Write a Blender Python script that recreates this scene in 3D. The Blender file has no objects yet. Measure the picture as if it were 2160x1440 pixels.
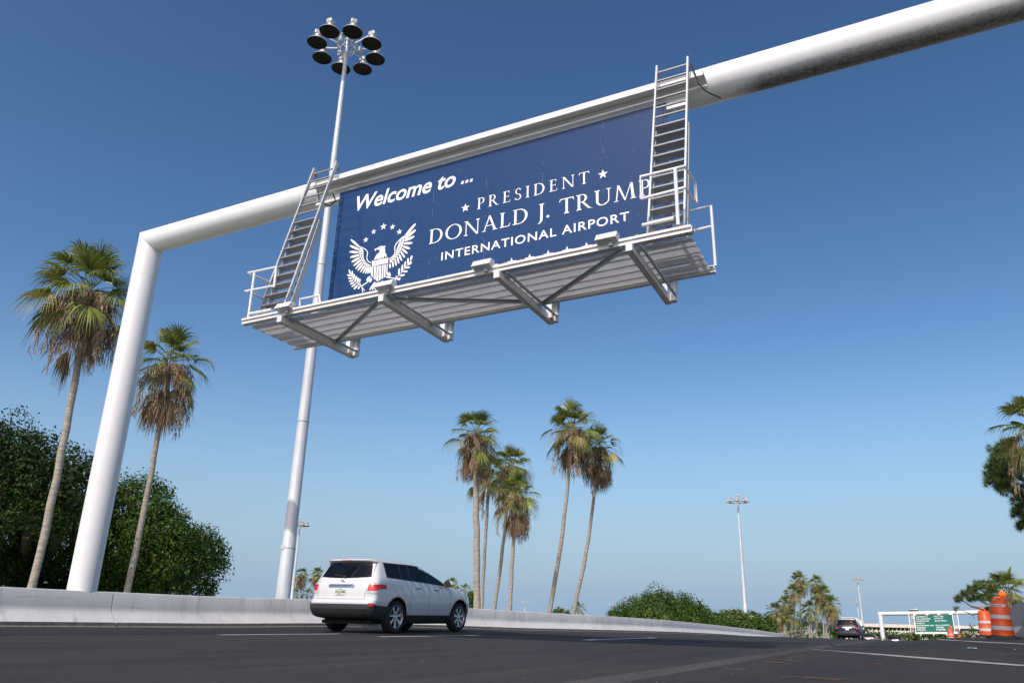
import bpy, bmesh, math, random
from mathutils import Vector, Matrix
sc = bpy.context.scene
COL = sc.collection
PI = math.pi

# ------------------------------------------------------------------ camera
IW, IH, F, EYE = 2160.0, 1440.0, 1645.0, 0.38
def _cam_axes():
    up = Vector((120, -4620, F)).normalized()
    d = Vector((838, 606, F)).normalized()
    d = (d - up * d.dot(up)).normalized()
    return d.cross(up), d, up
_AX, _AY, _AZ = _cam_axes()
def ray(px, py):
    v = Vector((px - IW / 2, py - IH / 2, F))
    return Vector((_AX.dot(v), _AY.dot(v), _AZ.dot(v)))
CAMP = Vector((0, 0, EYE))
def at_y(px, py, y):                       # point of the sight line in the vertical plane Y = y
    v = ray(px, py); return CAMP + v * (y / v.y)
def at_d(px, py, d):                       # point of the sight line at horizontal distance d
    v = ray(px, py); return CAMP + v * (d / math.hypot(v.x, v.y))
cam = bpy.data.objects.new('camera', bpy.data.cameras.new('camera'))
COL.objects.link(cam)
M = Matrix.Identity(4)
rc = [Vector((_AX[i], _AY[i], _AZ[i])) for i in range(3)]
for r in range(3):
    M[r][0] = rc[0][r]; M[r][1] = -rc[1][r]; M[r][2] = -rc[2][r]; M[r][3] = CAMP[r]
cam.matrix_world = M
cam.data.sensor_width = 36.0
cam.data.lens = F * 36.0 / IW
cam.data.clip_start = 0.05; cam.data.clip_end = 9000
sc.camera = cam

# ------------------------------------------------------------------ light
SUN_EL = math.radians(45.2)
SUN_H = Vector((0.042, -0.999)).normalized()         # horizontal direction towards the sun
sdir = Vector((SUN_H.x * math.cos(SUN_EL), SUN_H.y * math.cos(SUN_EL), math.sin(SUN_EL)))
sl = bpy.data.lights.new('sun', 'SUN'); sl.energy = 2.75; sl.angle = math.radians(0.53); sl.color = (1.0, 0.97, 0.925)
so = bpy.data.objects.new('sun', sl); COL.objects.link(so)
so.rotation_euler = sdir.to_track_quat('Z', 'Y').to_euler()
so.location = (20, -60, 60)
w = bpy.data.worlds.new('World'); sc.world = w; w.use_nodes = True
nt = w.node_tree; nt.nodes.clear()
sky = nt.nodes.new('ShaderNodeTexSky'); sky.sky_type = 'NISHITA'; sky.sun_disc = False
sky.sun_elevation = SUN_EL; sky.sun_rotation = math.atan2(SUN_H.x, SUN_H.y)
sky.altitude = 0; sky.air_density = 1.0; sky.dust_density = 1.9; sky.ozone_density = 5.0
bg = nt.nodes.new('ShaderNodeBackground'); bg.inputs[1].default_value = 0.125
wo = nt.nodes.new('ShaderNodeOutputWorld')
def vmath(op, src, val):
    n = nt.nodes.new('ShaderNodeVectorMath'); n.operation = op; nt.links.new(src, n.inputs[0]); n.inputs[1].default_value = val; return n.outputs[0]
# grade of the sky: a little more contrast between zenith and horizon, cooler white balance
n_ = vmath('MULTIPLY', sky.outputs[0], (1 / 1.48, 1 / 2.60, 1 / 4.59))
gm = nt.nodes.new('ShaderNodeGamma'); gm.inputs[1].default_value = 1.36; nt.links.new(n_, gm.inputs[0])
graded_ = vmath('MULTIPLY', gm.outputs[0], (1.72, 2.86, 4.75))
hsw = nt.nodes.new('ShaderNodeHueSaturation'); hsw.inputs['Saturation'].default_value = 1.17; nt.links.new(graded_, hsw.inputs['Color']); graded = hsw.outputs[0]
# pale clear band of humid air above the horizon
tcw = nt.nodes.new('ShaderNodeTexCoord'); sx = nt.nodes.new('ShaderNodeSeparateXYZ'); nt.links.new(tcw.outputs['Generated'], sx.inputs[0])
rz = nt.nodes.new('ShaderNodeMapRange'); rz.interpolation_type = 'SMOOTHSTEP'
rz.inputs[1].default_value = -0.02; rz.inputs[2].default_value = 0.33; rz.inputs[3].default_value = 0.92; rz.inputs[4].default_value = 0.0
nt.links.new(sx.outputs[2], rz.inputs[0])
mxw = nt.nodes.new('ShaderNodeMix'); mxw.data_type = 'RGBA'; nt.links.new(rz.outputs[0], mxw.inputs[0]); nt.links.new(graded, mxw.inputs[6]); mxw.inputs[7].default_value = (2.20, 3.28, 4.65, 1)
nt.links.new(mxw.outputs[2], bg.inputs[0]); nt.links.new(bg.outputs[0], wo.inputs[0])
sc.view_settings.view_transform = 'Standard'; sc.view_settings.look = 'None'
sc.view_settings.gamma = 1.0; sc.view_settings.use_curve_mapping = False
sc.view_settings.exposure = 0.2

# ------------------------------------------------------------------ materials
def mat(name, col, rough=0.6, metal=0.0, var=0.0, vscale=4.0, bump=0.0, bscale=30.0, island=0.0, coat=0.0, spec=0.5,
        stain=None, trans=0.0, emit=None, stretch=(1, 1, 1)):
    m = bpy.data.materials.new(name); m.use_nodes = True
    nt = m.node_tree; N = nt.nodes; L = nt.links
    b = N['Principled BSDF']; out = N['Material Output']
    c3 = tuple(col) + (1.0,)
    b.inputs['Base Color'].default_value = c3
    b.inputs['Roughness'].default_value = rough; b.inputs['Metallic'].default_value = metal
    b.inputs['Specular IOR Level'].default_value = spec
    b.inputs['Coat Weight'].default_value = coat; b.inputs['Coat Roughness'].default_value = 0.06
    tc = N.new('ShaderNodeTexCoord'); mp = N.new('ShaderNodeMapping')
    mp.inputs['Scale'].default_value = stretch
    L.new(tc.outputs['Object'], mp.inputs[0])
    cur = None
    if var > 0:
        n = N.new('ShaderNodeTexNoise'); n.inputs['Scale'].default_value = vscale; n.inputs['Detail'].default_value = 6
        n.inputs['Roughness'].default_value = 0.65
        L.new(mp.outputs[0], n.inputs['Vector'])
        r = N.new('ShaderNodeMapRange'); r.inputs[1].default_value = 0.3; r.inputs[2].default_value = 0.7
        r.inputs[3].default_value = 1 - var; r.inputs[4].default_value = 1 + var
        L.new(n.outputs[0], r.inputs[0])
        mx = N.new('ShaderNodeVectorMath'); mx.operation = 'SCALE'; mx.inputs[0].default_value = col
        L.new(r.outputs[0], mx.inputs['Scale']); cur = mx.outputs[0]
    if island > 0:
        g = N.new('ShaderNodeNewGeometry')
        hs = N.new('ShaderNodeHueSaturation')
        if cur is not None: L.new(cur, hs.inputs['Color'])
        else: hs.inputs['Color'].default_value = c3
        r1 = N.new('ShaderNodeMapRange'); r1.inputs[3].default_value = 1 - island; r1.inputs[4].default_value = 1 + island
        L.new(g.outputs['Random Per Island'], r1.inputs[0]); L.new(r1.outputs[0], hs.inputs['Value'])
        wn = N.new('ShaderNodeTexWhiteNoise'); wn.noise_dimensions = '1D'; L.new(g.outputs['Random Per Island'], wn.inputs['W'])
        r2 = N.new('ShaderNodeMapRange'); r2.inputs[3].default_value = 0.5 - 0.05 * island; r2.inputs[4].default_value = 0.5 + 0.035 * island
        L.new(wn.outputs[0], r2.inputs[0]); L.new(r2.outputs[0], hs.inputs['Hue'])
        cur = hs.outputs[0]
    if stain:
        scol, sscale, lo, hi, smap = stain
        n = N.new('ShaderNodeTexNoise'); n.inputs['Scale'].default_value = sscale; n.inputs['Detail'].default_value = 8
        n.inputs['Roughness'].default_value = 0.7
        mp2 = N.new('ShaderNodeMapping'); mp2.inputs['Scale'].default_value = smap; L.new(tc.outputs['Object'], mp2.inputs[0])
        L.new(mp2.outputs[0], n.inputs['Vector'])
        r = N.new('ShaderNodeMapRange'); r.inputs[1].default_value = lo; r.inputs[2].default_value = hi
        L.new(n.outputs[0], r.inputs[0])
        mx = N.new('ShaderNodeMix'); mx.data_type = 'RGBA'
        L.new(r.outputs[0], mx.inputs[0])
        if cur is not None: L.new(cur, mx.inputs[6])
        else: mx.inputs[6].default_value = c3
        mx.inputs[7].default_value = tuple(scol) + (1,)
        cur = mx.outputs[2]
    if cur is not None: L.new(cur, b.inputs['Base Color'])
    if bump > 0:
        n = N.new('ShaderNodeTexNoise'); n.inputs['Scale'].default_value = bscale; n.inputs['Detail'].default_value = 5
        L.new(mp.outputs[0], n.inputs['Vector'])
        bp = N.new('ShaderNodeBump'); bp.inputs['Strength'].default_value = bump; bp.inputs['Distance'].default_value = 0.02
        L.new(n.outputs[0], bp.inputs['Height']); L.new(bp.outputs[0], b.inputs['Normal'])
    if trans > 0:
        t = N.new('ShaderNodeBsdfTranslucent')
        if cur is not None: L.new(cur, t.inputs[0])
        else: t.inputs[0].default_value = c3
        ms = N.new('ShaderNodeMixShader'); ms.inputs[0].default_value = trans
        L.new(b.outputs[0], ms.inputs[1]); L.new(t.outputs[0], ms.inputs[2]); L.new(ms.outputs[0], out.inputs[0])
    if emit:
        b.inputs['Emission Color'].default_value = tuple(emit[0]) + (1,); b.inputs['Emission Strength'].default_value = emit[1]
    return m

MT = {}
MT['white_paint'] = mat('white_paint', (0.70, 0.713, 0.708), 0.42, var=0.03, vscale=3, bump=0.03, bscale=8, stain=((0.55, 0.54, 0.50), 3.0, 0.62, 0.9, (1, 1, 0.4)))
MT['grimy_white'] = mat('grimy_white', (0.70, 0.70, 0.68), 0.5, var=0.05, vscale=4, bump=0.04, bscale=12, stain=((0.36, 0.33, 0.27), 2.2, 0.56, 0.78, (0.5, 2, 2)))
MT['deck_metal'] = mat('deck_metal', (0.78, 0.79, 0.79), 0.5, trans=0.0, var=0.12, vscale=3, stain=((0.62, 0.61, 0.58), 2.0, 0.5, 0.8, (0.4, 4, 3)))
# grip planks as a solid sheet, made translucent to brighten their shaded underside
MT['deck_translucent'] = mat('deck_translucent', (0.74, 0.75, 0.75), 0.55, var=0.08, vscale=3, trans=0.25, stain=((0.55, 0.54, 0.51), 2.0, 0.5, 0.8, (0.4, 4, 3)))
MT['galvanised'] = mat('galvanised', (0.46, 0.49, 0.51), 0.5, metal=0.35, var=0.10, vscale=5, bump=0.03)
MT['mast_metal'] = mat('mast_metal', (0.56, 0.60, 0.62), 0.55, metal=0.15, var=0.10, vscale=1.2, stain=((0.40, 0.43, 0.46), 0.9, 0.5, 0.7, (2, 2, 0.35)))
MT['ladder_metal'] = mat('ladder_metal', (0.44, 0.46, 0.47), 0.48, metal=0.35, var=0.08, vscale=8)
MT['sign_blue'] = mat('sign_blue', (0.019, 0.056, 0.150), 0.10, var=0.04, vscale=1.2, stretch=(9, 1, 0.25), spec=0.2)
MT['rivet_metal'] = mat('rivet_metal', (0.26, 0.31, 0.42), 0.5)
MT['sign_white'] = mat('sign_white', (0.82, 0.82, 0.82), 0.4)
MT['rust'] = mat('rust', (0.26, 0.11, 0.05), 0.85, var=0.4, vscale=30)
MT['black_cable'] = mat('black_cable', (0.02, 0.02, 0.02), 0.5)
MT['concrete'] = mat('concrete', (0.585, 0.59, 0.565), 0.85, var=0.10, vscale=1.6, bump=0.1, bscale=40, stain=((0.30, 0.29, 0.27), 2.6, 0.54, 0.80, (1, 1, 0.22)))
MT['concrete_shaded'] = mat('concrete_shaded', (0.26, 0.265, 0.27), 0.9, var=0.1, vscale=2, bump=0.1, bscale=30)  # concrete darkened in colour for the shaded wall at the right edge
MT['concrete_dirty'] = mat('concrete_dirty', (0.12, 0.115, 0.105), 0.95, var=0.35, vscale=6, bump=0.15, bscale=40)
MT['lamp_dark'] = mat('lamp_dark', (0.003, 0.003, 0.003), 0.4, spec=0.1)
MT['lamp_shell'] = mat('lamp_shell', (0.42, 0.43, 0.44), 0.45, metal=0.2, var=0.05)
MT['trunk'] = mat('trunk', (0.31, 0.28, 0.235), 0.9, var=0.36, vscale=3, bump=0.9, bscale=8, stretch=(0.8, 0.8, 4.0))
MT['frond'] = mat('frond', (0.155, 0.195, 0.042), 0.36, island=0.55, trans=0.22, spec=0.5)
MT['frond_old'] = mat('frond_old', (0.22, 0.20, 0.05), 0.5, island=0.4, trans=0.2)
MT['frond_dead'] = mat('frond_dead', (0.21, 0.145, 0.085), 0.8, island=0.55, trans=0.12)
MT['frond_tan'] = mat('frond_tan', (0.30, 0.22, 0.135), 0.8, island=0.65, trans=0.1)
MT['leaf'] = mat('leaf', (0.042, 0.090, 0.010), 0.5, island=0.65, trans=0.12, spec=0.25)
MT['leaf_shaded'] = mat('leaf_shaded', (0.018, 0.042, 0.005), 0.55, island=0.6, trans=0.08, spec=0.22)  # leaf colour darkened to stand for the deep shade in the left tree
MT['leaf_light'] = mat('leaf_light', (0.085, 0.130, 0.022), 0.45, island=0.45, trans=0.2)
MT['needle'] = mat('needle', (0.085, 0.135, 0.034), 0.5, island=0.45, trans=0.15)
MT['bark_shaded'] = mat('bark_shaded', (0.035, 0.028, 0.022), 0.95, var=0.3, vscale=6, bump=0.5, bscale=20)  # bark darkened the same way, shade put into the colour
MT['bark'] = mat('bark', (0.13, 0.10, 0.075), 0.95, var=0.3, vscale=6, bump=0.5, bscale=20)

# ------------------------------------------------------------------ builders
ORG = {}
def empty(name, loc=(0, 0, 0), rz=0.0):
    o = bpy.data.objects.new(name, None); COL.objects.link(o)
    o.empty_display_size = 0.3
    o.location = loc; o.rotation_euler = (0, 0, rz); ORG[o] = Vector(loc); return o
def tag(o, label=None, cat=None, group=None, kind=None):
    if label: o['label'] = label
    if cat: o['category'] = cat
    if group: o['group'] = group
    if kind: o['kind'] = kind
    return o
class MB:
    """collects shapes, then builds ONE mesh object"""
    def __init__(s): s.v = []; s.f = []; s.mi = []; s.m = 0
    def add(s, vs, fs):
        n = len(s.v); s.v.extend([Vector(p) for p in vs])
        for f in fs: s.f.append([n + i for i in f]); s.mi.append(s.m)
        return s
    def box(s, c, size, rot=None):
        hx, hy, hz = size[0] / 2, size[1] / 2, size[2] / 2
        vs = [Vector((x, y, z)) for x in (-hx, hx) for y in (-hy, hy) for z in (-hz, hz)]
        if rot is not None: vs = [rot @ p for p in vs]
        c = Vector(c)
        return s.add([p + c for p in vs], [(0, 1, 3, 2), (4, 6, 7, 5), (0, 4, 5, 1), (2, 3, 7, 6), (0, 2, 6, 4), (1, 5, 7, 3)])
    def lim(s, x0, x1, y0, y1, z0, z1):
        return s.box(((x0 + x1) / 2, (y0 + y1) / 2, (z0 + z1) / 2), (abs(x1 - x0), abs(y1 - y0), abs(z1 - z0)))
    def bar(s, p, q, wd, ht, up=(0, 0, 1)):
        p = Vector(p); q = Vector(q); d = (q - p); L = d.length
        if L < 1e-6: return s
        d.normalize(); up = Vector(up)
        if abs(d.dot(up)) > 0.98: up = Vector((0, 1, 0))
        sx = d.cross(up).normalized(); uz = sx.cross(d)
        R3 = Matrix((sx, d, uz)).transposed()
        return s.box((p + q) / 2, (wd, L, ht), R3)
    def tube(s, pts, rad, n=10, caps=True):
        pts = [Vector(p) for p in pts]; k = len(pts)
        if not isinstance(rad, (list, tuple)): rad = [rad] * k
        ref = None; rings = []
        for i in range(k):
            d = (pts[min(i + 1, k - 1)] - pts[max(i - 1, 0)]).normalized()
            if ref is None:
                ref = Vector((0, 0, 1)) if abs(d.z) < 0.9 else Vector((1, 0, 0))
            a = d.cross(ref)
            if a.length < 1e-4: a = d.orthogonal()
            a.normalize(); b = d.cross(a).normalized(); ref = -b if False else a.cross(d)
            rings.append([pts[i] + (a * math.cos(2 * PI * j / n) + b * math.sin(2 * PI * j / n)) * rad[i] for j in range(n)])
        vs = [p for r in rings for p in r]; fs = []
        for i in range(k - 1):
            for j in range(n):
                fs.append((i * n + j, i * n + (j + 1) % n, (i + 1) * n + (j + 1) % n, (i + 1) * n + j))
        if caps:
            fs.append(tuple(range(n - 1, -1, -1))); fs.append(tuple((k - 1) * n + j for j in range(n)))
        return s.add(vs, fs)
    def lathe(s, prof, n=24, c=(0, 0, 0), rot=None, caps=False):
        c = Vector(c); vs = []
        for r, z in prof:
            for j in range(n):
                p = Vector((r * math.cos(2 * PI * j / n), r * math.sin(2 * PI * j / n), z))
                if rot is not None: p = rot @ p
                vs.append(p + c)
        fs = []
        for i in range(len(prof) - 1):
            for j in range(n):
                fs.append((i * n + j, i * n + (j + 1) % n, (i + 1) * n + (j + 1) % n, (i + 1) * n + j))
        if caps:
            fs.append(tuple(range(n - 1, -1, -1))); fs.append(tuple((len(prof) - 1) * n + j for j in range(n)))
        return s.add(vs, fs)
    def prism(s, poly, a, b, fn):
        """poly 2-D, extruded from a to b; fn(u, v, t) -> point"""
        n = len(poly)
        vs = [fn(u, v, a) for u, v in poly] + [fn(u, v, b) for u, v in poly]
        fs = [tuple(range(n - 1, -1, -1)), tuple(range(n, 2 * n))]
        for i in range(n): fs.append((i, (i + 1) % n, n + (i + 1) % n, n + i))
        return s.add(vs, fs)
    def grid(s, rows, flip=False):
        n = len(rows[0]); vs = [p for r in rows for p in r]; fs = []
        for i in range(len(rows) - 1):
            for j in range(n - 1):
                q = (i * n + j, i * n + j + 1, (i + 1) * n + j + 1, (i + 1) * n + j)
                fs.append(q[::-1] if flip else q)
        return s.add(vs, fs)
    def build(s, name, mats, parent=None, smooth=False, shear=0.0, bevel=0.0, recalc=True, local=False, angle=35):
        me = bpy.data.meshes.new(name)
        vs = s.v
        if shear: vs = [Vector((p.x, p.y, p.z + shear * (p.x + 6.3))) for p in vs]
        if parent is not None and not local:
            og = ORG[parent]; vs = [p - og for p in vs]
        me.from_pydata([tuple(p) for p in vs], [], s.f)
        if not isinstance(mats, (list, tuple)): mats = [mats]
        for m in mats: me.materials.append(m)
        if len(mats) > 1: me.polygons.foreach_set('material_index', s.mi)
        if recalc:
            bm = bmesh.new(); bm.from_mesh(me); bmesh.ops.recalc_face_normals(bm, faces=bm.faces[:]); bm.to_mesh(me); bm.free()
        if smooth:
            me.polygons.foreach_set('use_smooth', [True] * len(me.polygons))
            if angle: me.set_sharp_from_angle(angle=math.radians(angle))
        me.update()
        o = bpy.data.objects.new(name, me); COL.objects.link(o)
        if parent is not None: o.parent = parent; ORG[o] = ORG[parent]
        else: ORG[o] = Vector((0, 0, 0))
        if bevel > 0:
            b = o.modifiers.new('Bevel', 'BEVEL'); b.width = bevel; b.segments = 2; b.limit_method = 'ANGLE'
        return o
def copy_tree(o, parent=None):
    c = o.copy(); COL.objects.link(c)
    if parent is not None: c.parent = parent
    for ch in list(o.children): copy_tree(ch, c)
    return c
_txt_cache = {}
def text_mesh(txt, shear=0.0, bold=0.0, spacing=1.0):
    """glyph outlines of the built-in font as (verts2d, faces)"""
    key = (txt, shear, bold, spacing)
    if key in _txt_cache: return _txt_cache[key]
    cu = bpy.data.curves.new('txt', 'FONT'); cu.body = txt; cu.shear = shear; cu.offset = bold; cu.space_character = spacing
    cu.resolution_u = 4
    o = bpy.data.objects.new('txt', cu); COL.objects.link(o)
    bpy.context.view_layer.update()
    dg = bpy.context.evaluated_depsgraph_get()
    me = bpy.data.meshes.new_from_object(o.evaluated_get(dg))
    vs = [(p.co.x, p.co.y) for p in me.vertices]; fs = [tuple(p.vertices) for p in me.polygons]
    bpy.data.objects.remove(o); bpy.data.curves.remove(cu); bpy.data.meshes.remove(me)
    _txt_cache[key] = (vs, fs); return vs, fs
def fit_text(mb, txt, x0, x1, z0, z1, fn, **kw):
    """text fitted into the box x0..x1, z0..z1; fn(x, z) -> point"""
    vs, fs = text_mesh(txt, **kw)
    ax = min(p[0] for p in vs); bx = max(p[0] for p in vs); az = min(p[1] for p in vs); bz = max(p[1] for p in vs)
    mb.add([fn(x0 + (x - ax) / (bx - ax) * (x1 - x0), z0 + (z - az) / (bz - az) * (z1 - z0)) for x, z in vs], fs)
def smooth01(t):
    t = max(0.0, min(1.0, t)); return t * t * (3 - 2 * t)
# ------------------------------------------------------------------ terrain, road, markings
def prof(y):
    u = max(0.0, y - 15.0)
    if y <= 180: return -1.5e-4 * u * u
    z0 = -1.5e-4 * 165 ** 2; s0 = 2 * 1.5e-4 * 165
    t = min(1.0, (y - 180) / 90.0)
    return z0 - s0 * 90 * (t - t * t / 2)
def zroad(x, y):
    rise = 0.28 * smooth01((x + 1.2) / 3.4) * smooth01((y - 5) / 14)
    rise *= 1.0 - 0.55 * smooth01((y - 32) / 28)
    rise += 0.05 * smooth01((-9.5 - x) / 1.5) * smooth01((y - 15) / 5) * (1 - smooth01((y - 24) / 8))
    return prof(y) + rise
def ground_at(px, py):
    v = ray(px, py); t = 3.0 / math.hypot(v.x, v.y); p = CAMP + v * t; step = 0.05 / math.hypot(v.x, v.y)
    for i in range(4000):
        p = CAMP + v * t
        if p.z <= zroad(p.x, p.y): break
        t += step
    return p
def terr(x, y):
    z = zroad(max(-15, min(8, x)), y)
    far = smooth01((abs(x + 4) - 13) / 30.0)
    return z * (1 - far) + min(z, -0.9 + prof(y) * 0.6) * far - 0.22
YS = [-40, -20, -8, 0, 2, 4, 6, 8, 10, 12, 14, 16, 18, 20, 23, 26, 29, 32, 36, 40, 44, 48, 53, 58, 64, 70, 78, 86, 95, 105, 120, 135, 150, 165, 180, 200, 220, 245, 270, 320, 400, 600, 1000, 1800, 3500]
XS = [-3500, -1500, -700, -350, -180, -90, -60, -40, -28, -22, -19, -17, -15, -12, -9, -6, -4, -3, -2, -1, 0, 1, 2, 3, 4, 6, 8, 11, 15, 22, 35, 60, 120, 260, 600, 1500, 3500]
MT['ground'] = mat('ground', (0.36, 0.37, 0.27), 0.95, var=0.35, vscale=0.6, bump=0.2, bscale=6)
m_ = MB().grid([[Vector((x, y, terr(x, y))) for x in XS] for y in YS])
tag(m_.build('ground', MT['ground'], smooth=True, angle=0), kind='structure')

def asphalt(name, base, tint, streak):
    m = bpy.data.materials.new(name); m.use_nodes = True
    nt = m.node_tree; N = nt.nodes; L = nt.links; b = N['Principled BSDF']
    tc = N.new('ShaderNodeTexCoord')
    def noise(scale, st, detail=6, rough=0.65):
        mp = N.new('ShaderNodeMapping'); mp.inputs['Scale'].default_value = st; L.new(tc.outputs['Object'], mp.inputs[0])
        n = N.new('ShaderNodeTexNoise'); n.inputs['Scale'].default_value = scale; n.inputs['Detail'].default_value = detail
        n.inputs['Roughness'].default_value = rough; L.new(mp.outputs[0], n.inputs['Vector']); return n.outputs[0]
    def rng(s, a, b_, c, d):
        r = N.new('ShaderNodeMapRange'); r.inputs[1].default_value = a; r.inputs[2].default_value = b_; r.inputs[3].default_value = c; r.inputs[4].default_value = d
        L.new(s, r.inputs[0]); return r.outputs[0]
    def mul(a, b_):
        n = N.new('ShaderNodeMath'); n.operation = 'MULTIPLY'; L.new(a, n.inputs[0]); L.new(b_, n.inputs[1]); return n.outputs[0]
    large = rng(noise(0.35, (1, 0.35, 1)), 0.3, 0.7, 0.75, 1.25)
    strk = rng(noise(2.2, (1, 0.05, 1)), 0.3, 0.7, 1 - streak, 1 + streak)
    grain = rng(noise(60, (1, 1, 1), 3, 0.8), 0.25, 0.75, 0.55, 1.5)
    mid = rng(noise(7, (1, 0.6, 1)), 0.3, 0.7, 0.85, 1.15)
    f = mul(mul(large, strk), mul(grain, mid))
    sc_ = N.new('ShaderNodeVectorMath'); sc_.operation = 'SCALE'; sc_.inputs[0].default_value = base; L.new(f, sc_.inputs['Scale'])
    vo = N.new('ShaderNodeTexVoronoi'); vo.inputs['Scale'].default_value = 3.0; L.new(tc.outputs['Object'], vo.inputs['Vector'])
    sp = rng(vo.outputs['Distance'], 0.018, 0.028, 1.0, 0.0)
    wn = N.new('ShaderNodeTexWhiteNoise'); wn.noise_dimensions = '3D'; L.new(vo.outputs['Position'], wn.inputs['Vector'])
    sp2 = mul(sp, rng(wn.outputs[0], 0.62, 0.66, 0, 1))
    mx = N.new('ShaderNodeMix'); mx.data_type = 'RGBA'; L.new(sp2, mx.inputs[0]); L.new(sc_.outputs[0], mx.inputs[6]); mx.inputs[7].default_value = tint + (1,)
    L.new(mx.outputs[2], b.inputs['Base Color'])
    b.inputs['Roughness'].default_value = 0.88; b.inputs['Specular IOR Level'].default_value = 0.28
    bp = N.new('ShaderNodeBump'); bp.inputs['Strength'].default_value = 0.7; bp.inputs['Distance'].default_value = 0.012
    L.new(noise(45, (1, 1, 1), 4, 0.75), bp.inputs['Height']); L.new(bp.outputs[0], b.inputs['Normal'])
    return m
MT['asphalt_new'] = asphalt('asphalt_new', (0.029, 0.0275, 0.027), (0.30, 0.29, 0.27), 0.34)
MT['asphalt_old'] = asphalt('asphalt_old', (0.028, 0.0265, 0.0245), (0.22, 0.20, 0.17), 0.2)
MT['asphalt_edge'] = asphalt('asphalt_edge', (0.060, 0.057, 0.052), (0.25, 0.24, 0.22), 0.25)
def seam_x(y): return -2.18 + 0.018 * min(y, 60)
RY = [-14, -8, -4, -1, 1, 2.5, 4, 5, 6, 7, 8, 9, 10, 11, 12, 13, 14, 15, 16, 17, 18, 19, 20, 21, 22, 23, 24, 25, 26, 27, 28, 30, 32, 34, 36, 38, 40, 42, 44, 46, 48, 50, 53, 56, 59, 62, 66, 70, 75, 80, 86, 92, 100, 110, 120, 135, 150, 165, 180, 200, 220, 245, 270, 300]
def strip(name, material, xl, xr, dz0, dz1, n=8):
    rows = []
    for y in RY:
        a, b_ = xl(y), xr(y)
        rows.append([Vector((a + (b_ - a) * i / n, y, zroad(a + (b_ - a) * i / n, y) + dz0 + (dz1 - dz0) * i / n)) for i in range(n + 1)])
    return tag(MB().grid(rows).build(name, material, smooth=True, angle=0), kind='structure')
strip('road', MT['asphalt_new'], lambda y: -16.3 if y < 40 else -16.3 + (y - 40) * 0.03, seam_x, 0, 0, 14)
strip('road_edge', MT['asphalt_edge'], lambda y: seam_x(y), lambda y: seam_x(y) + 0.11, 0.0, -0.035, 2)
strip('road_shoulder', MT['asphalt_old'], lambda y: seam_x(y) + 0.11, lambda y: 9.0, -0.035, -0.035, 22)

# older, darker strip of the left lane, its layer-edge shadow painted as a black strip
MT['asphalt_dark'] = asphalt('asphalt_dark', (0.019, 0.018, 0.018), (0.22, 0.21, 0.20), 0.2)
MT['shadow_black'] = mat('shadow_black', (0.007, 0.007, 0.007), 0.6)
def lane_edge_x(y): return -11.55 - 0.055 * max(0, min(y, 30) - 10) - 0.03 * max(0, min(y, 60) - 30)
strip('left_lane', MT['asphalt_dark'], lambda y: -16.2 if y < 40 else -16.2 + (y - 40) * 0.03, lambda y: lane_edge_x(y) - .12, 0.004, 0.004, 6)
strip('edge_shadow', MT['shadow_black'], lambda y: lane_edge_x(y) - .12, lambda y: lane_edge_x(y) + .10, 0.005, 0.005, 2)
MT['road_paint'] = mat('road_paint', (0.55, 0.55, 0.53), 0.7, var=0.1, vscale=6, stain=((0.12, 0.12, 0.12), 5.0, 0.56, 0.72, (1, 1, 1)))
MT['road_paint_faint'] = mat('road_paint_faint', (0.30, 0.30, 0.29), 0.75, var=0.15, vscale=6, stain=((0.09, 0.09, 0.09), 4.0, 0.5, 0.7, (1, 1, 1)))
def traced(name, pxs, wd, material, dz=0.005):
    pts = [ground_at(*p) for p in pxs]; rows = []
    for i, c in enumerate(pts):
        d = pts[min(i + 1, len(pts) - 1)] - pts[max(0, i - 1)]; nrm = Vector((-d.y, d.x, 0)).normalized() * wd / 2; row = []
        for s in (-1, 1):
            a = c + nrm * s; off = dz if a.x < seam_x(a.y) else dz - 0.033; row.append(Vector((a.x, a.y, zroad(a.x, a.y) + off)))
        rows.append(row)
    return tag(MB().grid(rows).build(name, material), kind='structure')
def marking(name, p, q, wd, material, dz=0.005, n=14):
    p = Vector(p); q = Vector(q); d = (q - p); d.z = 0; nrm = Vector((-d.y, d.x, 0)).normalized() * wd / 2
    rows = []
    for i in range(n + 1):
        c = p.lerp(q, i / n); row = []
        for s in (-1, 1):
            a = c + nrm * s; off = dz if a.x < seam_x(a.y) else dz - 0.033
            row.append(Vector((a.x, a.y, zroad(a.x, a.y) + off)))
        rows.append(row)
    return tag(MB().grid(rows).build(name, material), kind='structure')
for a, b_ in (((464, 1338.6), (714, 1336.5)), ((800, 1342.6), (1013, 1339.5)), ((1231, 1349.6), (1382, 1344.5))):
    marking('lane_marking', ground_at(*a), ground_at(*b_), 0.16, MT['road_paint'])
traced('lane_line', [(1716 + 30 * i, 1365.5 + 2.13 * i) for i in range(24)], 0.17, MT['road_paint_faint'])
traced('edge_line', [(1905 + 15 * i, 1342.4 + .66 * i) for i in range(26)], 0.11, MT['road_paint_faint'])
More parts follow.
